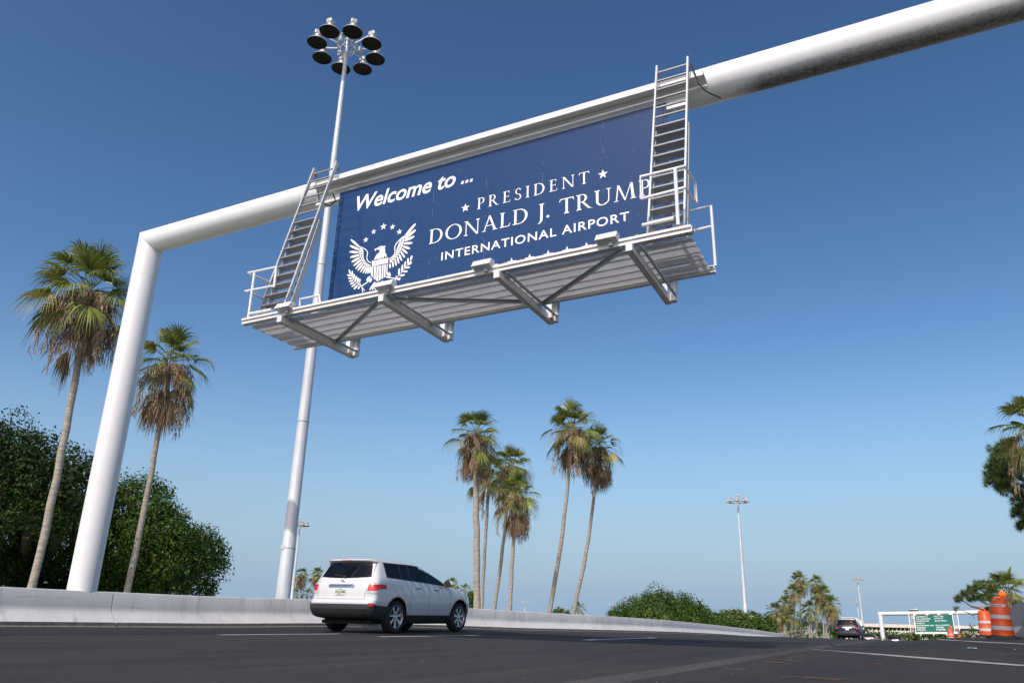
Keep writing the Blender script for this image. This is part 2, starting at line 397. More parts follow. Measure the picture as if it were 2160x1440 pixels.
# ------------------------------------------------------------------ concrete barrier, cast in segments
BP = [(-20, -16.05), (0, -16.0), (8, -15.95), (12.5, -15.9), (16, -15.7), (19, -15.35), (23, -15.05), (27.5, -14.75), (32.5, -14.1), (38, -13.3), (48, -12.9), (60, -13.3), (75, -13.6), (100, -13.5), (140, -13.8)]
def bx(y):
    for (a, xa), (b, xb) in zip(BP, BP[1:]):
        if y <= b: t = (y - a) / (b - a); return xa + (xb - xa) * t
    return BP[-1][1]
BPROF = [(0.0, 0.02), (0.0, 0.10), (-0.02, 0.115), (-0.06, 0.16), (-0.13, 0.24), (-0.19, 0.31), (-0.215, 0.36), (-0.225, 0.42), (-0.25, 0.72), (-0.262, 0.738), (-0.28, 0.745), (-0.42, 0.745), (-0.45, 0.735), (-0.47, 0.36), (-0.60, 0.10), (-0.60, -0.3), (0.0, -0.3)]
def barrier(y0, y1, label):
    root = empty('concrete_barrier', (bx(y0), y0, zroad(-15, y0)))
    tag(root, label, 'barrier', 'concrete barrier segments along the left kerb')
    n = max(3, int((y1 - y0) / 0.8)); ys = [y0 + (y1 - y0) * i / n for i in range(n + 1)]
    rows = [[Vector((bx(y) + a, y, zroad(-15, y) + h)) for a, h in BPROF[1:]] for y in ys]
    m = MB(); m.grid(rows)
    k = len(BPROF) - 1
    for r, idx in ((rows[0], 0), (rows[-1], 1)):
        m.add(r, [tuple(range(k))])
    m.m = 1
    for i in range(int((y1 - y0) * .7)):
        y = random.uniform(y0 + .2, y1 - .8); h = random.choice((.33, .40, .48, .55)) + random.uniform(-.04, .04); L = random.uniform(.12, .7); t = random.uniform(.003, .009); sl = random.uniform(-.05, .05)
        a_ = -0.222 - (h - .42) * .083 if h > .42 else -0.207
        q = [Vector((bx(yy) + a_ + .006 + (dz * -.08), yy, zroad(-15, yy) + h + dz)) for yy, dz in ((y, 0), (y + L, sl), (y + L, sl + t * .4), (y, t))]
        m.add(q, [(0, 1, 2, 3)])
    m.build('wall', [MT['concrete'], MT['scuff']], root, smooth=True, angle=30)
    # stained, rough toe
    rows = [[Vector((bx(y) + 0.012 + a + random.uniform(-.004, .004), y, zroad(-15, y) + h)) for a, h in ((0.10, 0.005), (0.03, 0.02), (0.004, 0.035), (0.0, 0.09), (-0.008, 0.104))] for y in ys]
    MB().grid(rows).build('base_strip', MT['concrete_dirty'], root, smooth=True)
    return root
random.seed(3)
MT['scuff'] = mat('scuff', (0.26, 0.255, 0.25), 0.85, var=.3, vscale=12)
def ymark(px, py):     # where a joint seen at this pixel meets the barrier line
    best = None
    for i in range(100, 8000):
        y = i * 0.01; p = at_y(px, py, y)
        if p.x <= bx(y) - 0.1 and best is None: pass
        d = abs(p.x - (bx(y) - 0.2))
        if best is None or d < best[0]: best = (d, y)
    return best[1]
G_ = 0.012
js = [ymark(235, 1290), ymark(752, 1300), ymark(1030, 1305), ymark(1222, 1312), ymark(1345, 1320)]
ends = [-6] + js + [48, 66, 130]
labs = ['leftmost concrete barrier segment, in front of the tall palm and the dark left tree',
        'long concrete barrier segment from the black joint below the gantry post to the white car',
        'concrete barrier segment hidden in part by the white car',
        'concrete barrier segment with dark stained foot, in front of the slender pair of leaning palms',
        'concrete barrier segment between the leaning palms and the dome-shaped tree',
        'concrete barrier segment in front of the left half of the dome-shaped tree',
        'concrete barrier segment in front of the right half of the dome-shaped tree',
        'farthest low concrete barrier segment, running past the tall thin mast to the distant palm clump',
        ]
for i in range(len(ends) - 1):
    barrier(ends[i] + G_, ends[i + 1] - G_, labs[i])
# ------------------------------------------------------------------ overhead gantry (post + beam)
SH = 0.026                                    # camber: everything on the beam climbs to the right
def lev(x): return SH * (x + 6.3)
random.seed(5)
gan = empty('overhead_gantry', (-16.45, 12.25, terr(-16.45, 12.25)))
tag(gan, 'white tubular overhead gantry spanning the road in the foreground', 'gantry')
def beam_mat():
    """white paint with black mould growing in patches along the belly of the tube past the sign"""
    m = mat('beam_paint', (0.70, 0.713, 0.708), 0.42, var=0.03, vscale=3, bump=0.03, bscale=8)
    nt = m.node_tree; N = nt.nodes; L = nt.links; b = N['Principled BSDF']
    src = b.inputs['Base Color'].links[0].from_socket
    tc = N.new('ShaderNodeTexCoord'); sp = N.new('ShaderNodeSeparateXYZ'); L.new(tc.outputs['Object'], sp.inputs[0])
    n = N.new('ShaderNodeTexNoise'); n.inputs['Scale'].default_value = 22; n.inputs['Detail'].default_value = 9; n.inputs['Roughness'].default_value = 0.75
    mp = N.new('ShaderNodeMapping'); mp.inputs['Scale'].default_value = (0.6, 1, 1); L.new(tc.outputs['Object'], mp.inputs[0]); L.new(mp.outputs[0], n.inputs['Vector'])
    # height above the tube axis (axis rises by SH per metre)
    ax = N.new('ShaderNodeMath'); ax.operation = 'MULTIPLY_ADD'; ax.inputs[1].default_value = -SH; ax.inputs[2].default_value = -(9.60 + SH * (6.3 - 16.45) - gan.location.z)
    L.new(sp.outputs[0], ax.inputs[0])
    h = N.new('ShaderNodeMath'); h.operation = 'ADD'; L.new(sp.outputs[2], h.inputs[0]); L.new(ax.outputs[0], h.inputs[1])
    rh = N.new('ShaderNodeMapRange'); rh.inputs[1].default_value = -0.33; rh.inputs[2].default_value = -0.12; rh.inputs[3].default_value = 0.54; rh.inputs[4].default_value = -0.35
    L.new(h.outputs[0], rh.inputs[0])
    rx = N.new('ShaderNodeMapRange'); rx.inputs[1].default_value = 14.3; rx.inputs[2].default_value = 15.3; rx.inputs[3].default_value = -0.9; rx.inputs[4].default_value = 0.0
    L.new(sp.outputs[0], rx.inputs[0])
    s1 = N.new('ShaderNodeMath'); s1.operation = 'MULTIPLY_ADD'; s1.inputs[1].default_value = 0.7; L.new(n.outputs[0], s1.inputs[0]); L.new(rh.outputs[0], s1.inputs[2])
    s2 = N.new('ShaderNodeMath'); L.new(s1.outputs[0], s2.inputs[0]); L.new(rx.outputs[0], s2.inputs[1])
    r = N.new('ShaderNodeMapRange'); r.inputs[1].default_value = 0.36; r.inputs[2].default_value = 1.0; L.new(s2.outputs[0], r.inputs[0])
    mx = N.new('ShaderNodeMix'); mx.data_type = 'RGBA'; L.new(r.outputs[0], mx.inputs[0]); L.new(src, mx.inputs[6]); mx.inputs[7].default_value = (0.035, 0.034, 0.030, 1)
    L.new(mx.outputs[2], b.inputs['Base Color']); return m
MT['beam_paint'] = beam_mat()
BZ = 9.60
zc = BZ + lev(-16.45)
m = MB()
# mitred corner: post rings with a 45 degree top ring
n = 48; rp = 0.305; rows = []
for z in (gan.location.z - 0.3, 2, 5, 8.35, 8.36, 8.7):
    rr = rp + (0.004 if z == 8.36 else 0)
    rows.append([Vector((-16.45 + rp * math.cos(2 * PI * j / n), 12.25 + rp * math.sin(2 * PI * j / n), z)) for j in range(n + 1)])
mit = [Vector((-16.45 + rp * math.cos(2 * PI * j / n), 12.25 + rp * math.sin(2 * PI * j / n), zc - rp * math.cos(2 * PI * j / n))) for j in range(n + 1)]
rows.append(mit)
m.grid(rows); m.build('post', MT['white_paint'], gan, smooth=True, angle=40)
m = MB(); rows = [[p + Vector((0, 0, 0)) for p in mit]]
for x, r_ in ((-14.5, .308), (-12, .31), (-9, .31), (-6, .315), (-3, .325), (-1.9, .335), (1, .345), (4, .35), (8, .35), (12.0, .35)):
    row = []
    for j in range(n + 1):
        a = 2 * PI * j / n
        row.append(Vector((x, 12.25 + r_ * math.sin(a), BZ + lev(x) - r_ * math.cos(a))))
    rows.append(row)
m.grid(rows); m.build('beam', MT['beam_paint'], gan, smooth=True, angle=40)
m = MB(); m.tube([(-16.45, 12.25, 8.33), (-16.45, 12.25, 8.345)], rp + 0.004, 48); m.build('weld_ring', MT['white_paint'], gan, smooth=True)
m = MB(); m.tube([(12.0, 12.25, -0.3), (12.0, 12.25, 5), (12.0, 12.25, BZ + lev(12) + 0.3)], 0.36, 40); m.build('post', MT['white_paint'], gan, smooth=True)

# ------------------------------------------------------------------ the welcome sign with its mounting channel
sgn = empty('welcome_sign', (-6.4, 11.85, 5.72))
tag(sgn, 'large dark blue welcome sign with white lettering and eagle crest hung on the near gantry', 'sign')
PX0, PX1, PT, PBm = -10.09, -2.80, 9.20, 5.72
m = panel_mb = MB(); npan = 6
for i in range(npan):
    a = PX0 + (PX1 - PX0) * i / npan; b_ = PX0 + (PX1 - PX0) * (i + 1) / npan
    m.lim(a + 0.0007, b_ - 0.0007, 11.85, 11.875, PBm, PT)
m = MB(); m.lim(PX0 + 0.06, PX1 - 0.06, 11.876, 11.90, PBm + 0.05, PT - 0.02)
for x in (-9.5, -7.3, -5.1, -3.0): m.lim(x - 0.05, x + 0.05, 11.90, 12.0, PBm - 0.3, PT + 0.1)
m.build('backing_frame', MT['grimy_white'], sgn, shear=SH)
# rivets and scratches: small bright dots along the joints of the panels
m = panel_mb; m.m = 1; rr = random.Random(8)
for i in range(npan + 1):
    x0 = PX0 + (PX1 - PX0) * i / npan
    for k in range(9):
        z = PBm + 0.5 + k * 0.36
        for s in (-0.045, 0.045):
            if rr.random() < 0.45: m.box((x0 + s + (0.06 if i == 0 else -0.06 if i == npan else 0), 11.848, z + rr.uniform(-.02, .02)), (0.009, 0.004, 0.009))
    if 0 < i < npan:
        for k in range(6):
            z = rr.uniform(PBm + 0.9, PT - 0.1); m.lim(x0 - 0.0014, x0 + 0.0014, 11.847, 11.85, z, z + rr.uniform(0.03, 0.22))
for k in range(26): m.box((rr.uniform(PX0 + .1, PX1 - .1), 11.848, rr.uniform(PBm + 1, PT - .1)), (0.010, 0.004, 0.010))
panel = m.build('panel', [MT['sign_blue'], MT['rivet_metal']], sgn, shear=SH)
# channel above the panel: upper lip, soffit, small ledge, web
CX0, CX1 = -10.78, -2.07
m = MB()
m.lim(CX0, CX1, 11.60, 11.625, 9.375, 9.50); m.lim(CX0, CX1, 11.625, 11.93, 9.45, 9.50)
m.lim(CX0 + .03, CX1 - .35, 11.86, 11.93, 9.05, 9.449)
m.lim(CX0 + .3, CX1 + 0.02, 11.76, 11.859, 9.245, 9.275)
m.build('mounting_channel', MT['grimy_white'], sgn, shear=SH, bevel=0.004)
m = MB()
for px, py in ((745, 396), (937, 346), (1146, 288)):
    p = at_y(px, py, 11.855); m.lathe([(0.001, -0.004), (0.085, -0.004), (0.085, 0.004), (0.001, 0.004)], 20, (p.x, 11.8565, p.z - lev(p.x) - 0.055), Matrix.Rotation(PI / 2, 3, 'X'))
m.build('bracket_plate', MT['sign_white'], sgn, shear=SH)
m = MB()
m.tube([(-10.15, 11.7, 9.1), (-10.1, 11.75, 8.95), (-10.3, 11.8, 8.9), (-10.55, 11.75, 9.05), (-10.6, 11.7, 9.3)], 0.018, 6); m.build('cable', MT['black_cable'], sgn, shear=SH, smooth=True); m = MB()
m.tube([(-2.25, 11.55, 9.62), (-2.15, 11.6, 9.2), (-2.05, 11.7, 9.08), (-1.95, 11.8, 9.05), (-1.85, 11.95, 9.05)], 0.014, 6)
m.build('cable', MT['black_cable'], sgn, shear=SH, smooth=True)
FY = 11.846
_lay = [0]
def on_sign(px, py, k=0.0):
    p = at_y(px, py, FY); return Vector((p.x, FY - 0.0004 * k, p.z))
def w_(x, z): return Vector((x, FY, z + 0.0208 * (x + 6.3)))
def words(txt, x0, x1, z0, z1, **kw):
    """every word its own piece of lettering, spaced as in the full line"""
    box = lambda t: (lambda v: (min(p[0] for p in v), max(p[0] for p in v), min(p[1] for p in v), max(p[1] for p in v)))(text_mesh(t, **kw)[0])
    A = box(txt); k = (x1 - x0) / (A[1] - A[0]); kz = (z1 - z0) / (A[3] - A[2]); w2 = txt.split(' ')
    for i, t in enumerate(w2):
        B = box(t); wd = (B[1] - B[0]) * k; xa = x0 if i == 0 else x1 - wd
        m = MB(); fit_text(m, t, xa, xa + wd, z0 + (B[2] - A[2]) * kz, z0 + (B[3] - A[2]) * kz, w_, **kw); m.build('lettering', MT['sign_white'], sgn)
words('Welcome to', -9.61, -7.155, 8.600, 8.965, shear=0.24, bold=0.019, spacing=0.99)
m = MB()
for x in (-7.03, -6.93, -6.83):
    m.add([w_(x, 8.603), w_(x + .058, 8.603), w_(x + .076, 8.668), w_(x + .018, 8.668)], [(0, 1, 2, 3)])
m.build('lettering', MT['sign_white'], sgn)
words('INTERNATIONAL AIRPORT', -7.385, -3.555, 6.985, 7.165, bold=0.010, spacing=1.12)

# serif capitals drawn as strokes (unit cap height)
def arc(cx, cz, rx, rz, a0, a1, n=18): return [(cx + rx * math.cos(math.radians(a0 + (a1 - a0) * i / n)), cz + rz * math.sin(math.radians(a0 + (a1 - a0) * i / n))) for i in range(n + 1)]
def bowl(cx, cz, rx, rz, t, tn, a0, a1, n=20):
    """curved stroke, thick at the sides, thin at top and bottom"""
    o = arc(cx, cz, rx, rz, a0, a1, n); i_ = arc(cx, cz, rx - t, rz - tn, a0, a1, n)
    return [[o[k], o[k + 1], i_[k + 1], i_[k]] for k in range(n)]
def st(x0, z0, x1, z1, w): return [[(x0 - w / 2, z0), (x0 + w / 2, z0), (x1 + w / 2, z1), (x1 - w / 2, z1)]]
def sf(x, z, half, up=True, t=0.028, h=0.045, w=0.12):
    d = 1 if up else -1
    return [[(x - half, z), (x + half, z), (x + half, z + d * t), (x + w / 2 + .01, z + d * (t + h)), (x - w / 2 - .01, z + d * (t + h)), (x - half, z + d * t)]]
TK, TN = 0.125, 0.05
def hbar(x0, x1, z, t=0.045): return [[(x0, z - t / 2), (x1, z - t / 2), (x1, z + t / 2), (x0, z + t / 2)]]
def stem(x, w=TK): return st(x, 0, x, 1, w) + sf(x, 0, w / 2 + .075, True, w=w) + sf(x, 1, w / 2 + .075, False, w=w)
def gl(c):
    if c == 'I': return stem(.14), .28
    if c == 'D': return stem(.15) + hbar(.15, .36, .976) + hbar(.15, .36, .024) + bowl(.35, .5, .46, .5, .13, .05, -90, 90), .86
    if c == 'P': return stem(.15) + hbar(.15, .31, .976) + hbar(.15, .31, .47) + bowl(.30, .723, .26, .277, .115, .045, -90, 90), .58
    if c == 'R': return stem(.15) + hbar(.15, .31, .976) + hbar(.15, .33, .50) + bowl(.30, .738, .26, .262, .115, .045, -90, 90) + [[(.27, .50), (.40, .50), (.72, .03), (.86, -.02), (.80, -.02), (.60, .03)]], .82
    if c == 'E': return stem(.15) + hbar(.15, .50, .976) + hbar(.15, .46, .52) + hbar(.15, .54, .024) + [[(.47, .80), (.50, .80), (.50, .99), (.44, .97)], [(.43, .44), (.46, .44), (.46, .60), (.43, .60)], [(.50, .0), (.54, .0), (.58, .20), (.55, .20)]], .60
    if c == 'L': return stem(.15) + hbar(.15, .54, .024) + [[(.48, .0), (.54, .0), (.60, .22), (.57, .22)]], .60
    if c == 'T': return st(.36, 0, .36, 1, TK) + sf(.36, 0, .14, True) + hbar(.02, .70, .972, .055) + [[(-.02, .80), (.01, .80), (.07, .96), (.02, 1.0)], [(.71, .80), (.74, .80), (.70, 1.0), (.65, .96)]], .72
    if c == 'S': return bowl(.27, .745, .22, .265, .09, .05, 28, 265, 18) + bowl(.26, .245, .25, .265, .10, .05, 92, -150, 18) + [[(.40, .80), (.44, .79), (.46, .97), (.44, .97)], [(.02, .03), (.05, .03), (.07, .22), (.03, .22)]], .54
    if c == 'O': return bowl(.48, .5, .48, .52, .135, .05, 0, 360, 44), .96
    if c == 'N': return st(.13, 0, .13, 1, TN) + st(.80, 0, .80, 1, TN) + [[(.05, 1.0), (.20, 1.0), (.825, .0), (.825, -.03), (.72, .0)]] + sf(.13, 0, .12, True, w=TN) + [[(.0, 1.0), (.16, 1.0), (.16, .965), (.0, .975)]] + sf(.80, 1, .12, False, w=TN), .93
    if c == 'A': return [[(.385, 1.04), (.45, 1.04), (.14, 0), (.09, 0)], [(.36, 1.04), (.45, 1.04), (.80, 0), (.66, 0)]] + hbar(.22, .62, .36) + sf(.115, 0, .11, True, w=TN, h=.02) + sf(.73, 0, .15, True, h=.02), .86
    if c == 'J': return st(.16, -.02, .16, 1, TK) + sf(.16, 1, .14, False) + [[(.098, -.02), (.222, -.02), (.20, -.14), (.12, -.25), (.02, -.31), (-.03, -.30), (.06, -.20)]], .30
    if c == 'U': return st(.13, .30, .13, 1, TK) + st(.70, .30, .70, 1, TN) + sf(.13, 1, .14, False) + sf(.70, 1, .12, False, w=TN) + bowl(.395, .31, .327, .33, .125, .055, 180, 320, 18) + bowl(.395, .31, .327, .33, .06, .055, 320, 360, 6), .82
    if c == 'M': return [[(.10, 0), (.15, 0), (.25, 1.0), (.19, 1.0)], [(.17, 1.02), (.28, 1.02), (.57, .06), (.52, -.02)], [(.52, -.02), (.56, -.02), (.86, 1.02), (.82, 1.02)], [(.81, 1.02), (.92, 1.02), (1.01, 0), (.87, 0)]] + sf(.125, 0, .11, True, w=TN, h=.02) + sf(.94, 0, .15, True, h=.02), 1.08
    if c == '.': return [arc(.08, .075, .08, .08, 0, 360, 14)[:-1]], .16
    return [], .30
def serif_line(txt, x0, x1, z0, cap, gap):
    tot = sum(gl(c)[1] for c in txt) + gap * (len(txt) - 1); k = (x1 - x0) / tot
    m = MB(); x = x0
    for c in txt:
        ps, a = gl(c)
        if c == ' ': m.build('lettering', MT['sign_white'], sgn); m = MB()
        for q, poly in enumerate(ps):
            m.add([w_(x + u * k, z0 + v * cap) + Vector((0, -0.00035 * (q % 7), 0)) for u, v in poly], [tuple(range(len(poly)))])
        x += (a + gap) * k
    return m.build('lettering', MT['sign_white'], sgn)
serif_line('PRESIDENT', -6.63, -4.295, 7.936, 0.248, 0.31)
serif_line('DONALD J. TRUMP', -7.70, -3.145, 7.408, 0.318, 0.115)
def star(m, c, r, k=0.0, rot=0.0):
    pts = []
    for i in range(10):
        a = PI / 2 + rot + i * PI / 5; q = r if i % 2 == 0 else r * 0.40
        pts.append(Vector((c.x + q * math.cos(a), c.y - k, c.z + q * math.sin(a))))
    m.add(pts + [c + Vector((0, -k, 0))], [(i, (i + 1) % 10, 10) for i in range(10)])
for c, r_ in [(on_sign(981.6, 438.5), .100), (on_sign(1271.7, 367.5), .100)] + [(w_(-5.845 + (i - 2) * 0.371, 6.632), .105) for i in range(8)]:
    m = MB(); star(m, c, r_); m.build('star', MT['sign_white'], sgn)

# eagle crest, traced as flat white pieces
def zc_(x, y, k=0.0): return on_sign(700 + x / 7.2, 440 + y / 7.2, k)
m = MB(); lay = [0]
def piece(pts, k=None):
    lay[0] += 1; kk = (lay[0] % 9) if k is None else k
    m.add([zc_(x, y, kk) for x, y in pts], [tuple(range(len(pts)))])
def leafp(x0, y0, x1, y1, w0, w1, tip=0.72):
    dx, dy = x1 - x0, y1 - y0; L = math.hypot(dx, dy); nx, ny = -dy / L, dx / L
    def at(t, s): return (x0 + dx * t + nx * s, y0 + dy * t + ny * s)
    piece([at(0, w0), at(tip * .6, (w0 + w1) / 2 + w1 * .2), at(tip, w1), at(.93, w1 * .62), at(1, 0), at(.93, -w1 * .62), at(tip, -w1), at(tip * .6, -(w0 + w1) / 2 - w1 * .2), at(0, -w0)])
LT = [(285, 465), (270, 560), (266, 655), (276, 742), (298, 815), (326, 872), (358, 917), (392, 946), (430, 967), (470, 982), (507, 989), (541, 991), (572, 984)]
LR = [(415, 582), (409, 622), (406, 664), (413, 706), (424, 744), (440, 780), (459, 812), (480, 838), (503, 861), (528, 878), (553, 890), (575, 897), (592, 896)]
LI = [(478, 616), (486, 644), (490, 672), (488, 700), (487, 728), (492, 756), (502, 780), (516, 802), (532, 820), (550, 834), (566, 843), (580, 848), (592, 850)]
for i, (t, r_) in enumerate(zip(LT, LR)):
    w1 = 17 if i < 5 else 14 if i < 8 else 11
    leafp(r_[0], r_[1], t[0], t[1], 13 if i < 6 else 10, w1)
for i in range(len(LR) - 1):
    for A, B, g0, g1 in ((LR, LI, .10, .44), (LR, LI, .50, .92)):
        q = []
        for j, s in ((i, g0), (i, g1), (i + 1, g1), (i + 1, g0)):
            q.append((A[j][0] + (B[j][0] - A[j][0]) * s, A[j][1] + (B[j][1] - A[j][1]) * s))
        a, b_, c, d = q
        mx = lambda p, o, t: (p[0] + (o[0] - p[0]) * t, p[1] + (o[1] - p[1]) * t)
        piece([mx(a, d, .10), mx(b_, c, .10), mx(c, b_, .10), mx(d, a, .10)])
def band(pts, w):
    for (a, b_) in zip(pts, pts[1:]):
        dx, dy = b_[0] - a[0], b_[1] - a[1]; L = math.hypot(dx, dy); nx, ny = -dy / L * w / 2, dx / L * w / 2
        piece([(a[0] + nx, a[1] + ny), (b_[0] + nx, b_[1] + ny), (b_[0] - nx, b_[1] - ny), (a[0] - nx, a[1] - ny)])
band([(418, 576), (455, 590), (490, 606), (515, 622), (535, 645), (545, 672), (540, 705), (531, 738), (532, 765), (545, 792), (570, 812), (602, 824)], 13)
RT = [(1275, 225), (1278, 320), (1258, 420), (1230, 520), (1190, 608), (1150, 683), (1108, 744), (1063, 795), (1020, 838), (977, 870), (932, 893), (888, 908)]
RR_ = [(1118, 412), (1112, 452), (1104, 490), (1094, 532), (1080, 574), (1065, 612), (1045, 650), (1020, 690), (993, 727), (962, 765), (925, 802), (880, 838)]
RI = [(1022, 498), (1010, 530), (998, 558), (988, 586), (978, 612), (972, 640), (968, 664), (958, 690), (944, 712), (926, 735), (902, 758), (872, 782)]
for i, (t, r_) in enumerate(zip(RT, RR_)):
    w1 = 18 if i < 5 else 15 if i < 8 else 12
    leafp(r_[0], r_[1], t[0], t[1], 13 if i < 6 else 10, w1)
for i in range(len(RR_) - 1):
    for g0, g1 in ((.08, .44), (.50, .92)):
        q = []
        for j, s in ((i, g0), (i, g1), (i + 1, g1), (i + 1, g0)):
            q.append((RR_[j][0] + (RI[j][0] - RR_[j][0]) * s, RR_[j][1] + (RI[j][1] - RR_[j][1]) * s))
        a, b_, c, d = q
        mx = lambda p, o, t: (p[0] + (o[0] - p[0]) * t, p[1] + (o[1] - p[1]) * t)
        piece([mx(a, d, .10), mx(b_, c, .10), mx(c, b_, .10), mx(d, a, .10)])
band([(1110, 412), (1060, 447), (1012, 492), (980, 530), (958, 575), (955, 615), (962, 650), (952, 690), (930, 722), (900, 748), (866, 768)], 14)
# head and neck
piece([(655, 640), (650, 622), (664, 606), (690, 600), (706, 604), (690, 618), (672, 622), (668, 636), (662, 650)])
piece([(688, 602), (715, 580), (745, 568), (790, 570), (815, 562), (812, 580), (803, 592), (808, 620), (808, 650), (812, 680), (780, 690), (716, 682), (722, 652), (735, 640), (712, 628), (692, 622)])
for a in ((648, 782, 716, 684), (690, 778, 732, 684), (735, 766, 748, 684), (780, 752, 772, 684), (826, 738, 800, 680)): leafp(a[2], a[3], a[0], a[1], 17, 17, .6)
piece([(716, 690), (806, 684), (800, 715), (730, 720)])
# shield
piece([(612, 788), (640, 793), (690, 786), (745, 766), (800, 758), (835, 752), (858, 733), (853, 830), (735, 848), (608, 878)])
SOL = [(597, 888), (596, 1000), (618, 1048), (665, 1088), (700, 1106), (745, 1078), (800, 1048), (832, 1000), (850, 842)]
def sh_bot(x):
    b_ = [(596, 1000), (618, 1048), (665, 1088), (700, 1106), (745, 1078), (800, 1048), (832, 1000)]
    if x <= b_[0][0]: return b_[0][1]
    for (x0, y0), (x1, y1) in zip(b_, b_[1:]):
        if x <= x1: return y0 + (y1 - y0) * (x - x0) / (x1 - x0)
    return b_[-1][1]
for a, b_ in ((601, 630), (643, 672), (683, 712), (723, 751), (763, 789), (800, 822), (834, 850)):
    ya = 884 - (a - 601) * .17; yb = 884 - (b_ - 601) * .17; d = 9
    piece([(a, ya), (b_, yb), (b_ - d, sh_bot(b_ - d)), ((a + b_) / 2 - d, sh_bot((a + b_) / 2 - d)), (a - d, sh_bot(a - d))])
# laurel branches, claws, arrows, tail
band([(500, 1248), (470, 1205), (440, 1180), (395, 1140), (350, 1098), (318, 1055), (292, 1010)], 9)
for a in ((290, 1012, 262, 925), (308, 1040, 312, 945), (330, 1075, 340, 990), (358, 1100, 372, 1020), (388, 1125, 398, 1045), (412, 1150, 428, 1060)): leafp(a[0], a[1], a[2], a[3], 4, 14, .6)
for a in ((292, 1030, 232, 1003), (312, 1060, 245, 1055), (330, 1088, 258, 1105), (350, 1110, 278, 1150), (375, 1132, 302, 1190), (400, 1155, 332, 1225), (425, 1175, 398, 1222)): leafp(a[0], a[1], a[2], a[3], 4, 14, .6)
band([(470, 1275), (462, 1215), (440, 1175), (436, 1140)], 12)
band([(925, 1140), (960, 1080), (1010, 1020), (1060, 965), (1110, 905), (1160, 845), (1205, 780)], 8)
for a in ((1015, 1010, 1025, 905), (1060, 960, 1075, 850), (1105, 905, 1120, 800), (1155, 845, 1160, 750), (1195, 790, 1218, 712)): leafp(a[0], a[1], a[2], a[3], 4, 15, .6)
for a in ((1190, 812, 1215, 830), (1160, 860, 1212, 812), (1120, 905, 1188, 885), (1075, 960, 1150, 950), (1030, 1020, 1110, 1003)): leafp(a[0], a[1], a[2], a[3], 4, 15, .6)
band([(440, 1190), (490, 1150), (548, 1112)], 15); band([(870, 1045), (930, 1058), (1040, 1068)], 15); band([(985, 1020), (970, 1060), (955, 1130)], 12)
piece([(985, 1055), (1045, 1045), (1035, 1085), (1015, 1092), (980, 1072)])
for a in ((530, 1095, 560, 1030), (545, 1105, 585, 1020), (560, 1110, 606, 1045), (572, 1118, 612, 1075)): leafp(a[0], a[1], a[2], a[3], 9, 10, .5)
for a in ((870, 1050, 808, 1028), (880, 1040, 830, 985), (884, 1030, 848, 965), (890, 1020, 872, 960)): leafp(a[0], a[1], a[2], a[3], 9, 10, .5)
for a in ((652, 1112, 570, 1242), (668, 1118, 612, 1238), (685, 1124, 655, 1240), (702, 1126, 700, 1240), (722, 1122, 745, 1235), (742, 1116, 785, 1215), (762, 1095, 800, 1140)): leafp(a[0], a[1], a[2], a[3], 5, 11, .75)
for x, y, r_ in ((515, 475, 50), (635, 350, 48), (783, 272, 60), (920, 278, 50), (1025, 352, 50)):
    c = zc_(x, y); star(m, c, r_ / 7.2 * 0.0104)
m.build('eagle_crest', MT['sign_white'], sgn, recalc=False)
m = MB(); lay[0] = 30
piece([(700, 606), (750, 592), (748, 598), (718, 608)], 14); piece([(722, 636), (736, 632), (734, 644)], 14)
for x, y in ((660, 830), (733, 815), (806, 798)): star(m, zc_(x, y, 14), 0.016)
piece([(668, 640), (712, 630), (690, 634)], 14)
m.build('crest_cutout', MT['sign_blue'], sgn, recalc=False)
# ------------------------------------------------------------------ service walkway under the sign
wk = empty('service_walkway', (-6.3, 10.8, 5.3))
tag(wk, 'white steel service walkway along the bottom of the blue sign', 'walkway')
WX0, WX1 = -10.48, -2.08; ZW = 5.52        # deck underside (level coordinates)
k = 5; y0, y1 = 10.20, 11.42; wd = (y1 - y0) / k; pr = []
for i in range(k):
    a = y0 + wd * i; pr += [(a, .038), (a + .004, 0), (a + wd * .60, 0), (a + wd * .60 + .004, .016), (a + wd * .97, .016), (a + wd * .97 + .004, .038)]
m = MB(); m.grid([[Vector((x, y, ZW + z)) for y, z in pr] for x in [WX0 + .05 + (WX1 - WX0 - .1) * i / 24 for i in range(25)]])
m.build('deck', MT['deck_translucent'], wk, shear=SH)
m = MB()
m.lim(WX0, WX1, 9.985, 10.0, ZW, ZW + .092); m.lim(WX0, WX1, 10.0, 10.10, ZW, ZW + .012); m.lim(WX0, WX1, 10.0, 10.09, ZW + .08, ZW + .092)
m.lim(WX0 + .01, WX1 - .01, 9.96, 9.985, ZW + .062, ZW + .102)
m.build('front_channel', MT['grimy_white'], wk, shear=SH)
m = MB()
m.lim(WX0 - .02, WX1 + .02, 11.50, 11.515, ZW - .02, ZW + .13); m.lim(WX0 - .02, WX1 + .02, 11.42, 11.50, ZW - .02, ZW - .008)
m.lim(WX0, WX1, 11.36, 11.499, ZW + .058, ZW + .068)
m.build('rear_channel', MT['deck_metal'], wk, shear=SH)
m = MB(); m.lim(WX0 + .02, WX1 - .02, 10.10, 10.20, ZW + .10, ZW + .12)
for x in [WX0 + .4 + i * .55 for i in range(15)]: m.lim(x - .02, x + .02, 10.1, 10.2, ZW + .06, ZW + .1)
m.build('gap_shade_clip', MT['black_cable'], wk, shear=SH)  # clips and a black plate standing for the shade in the gap
ARMS = (-9.53, -7.34, -5.16, -3.00)
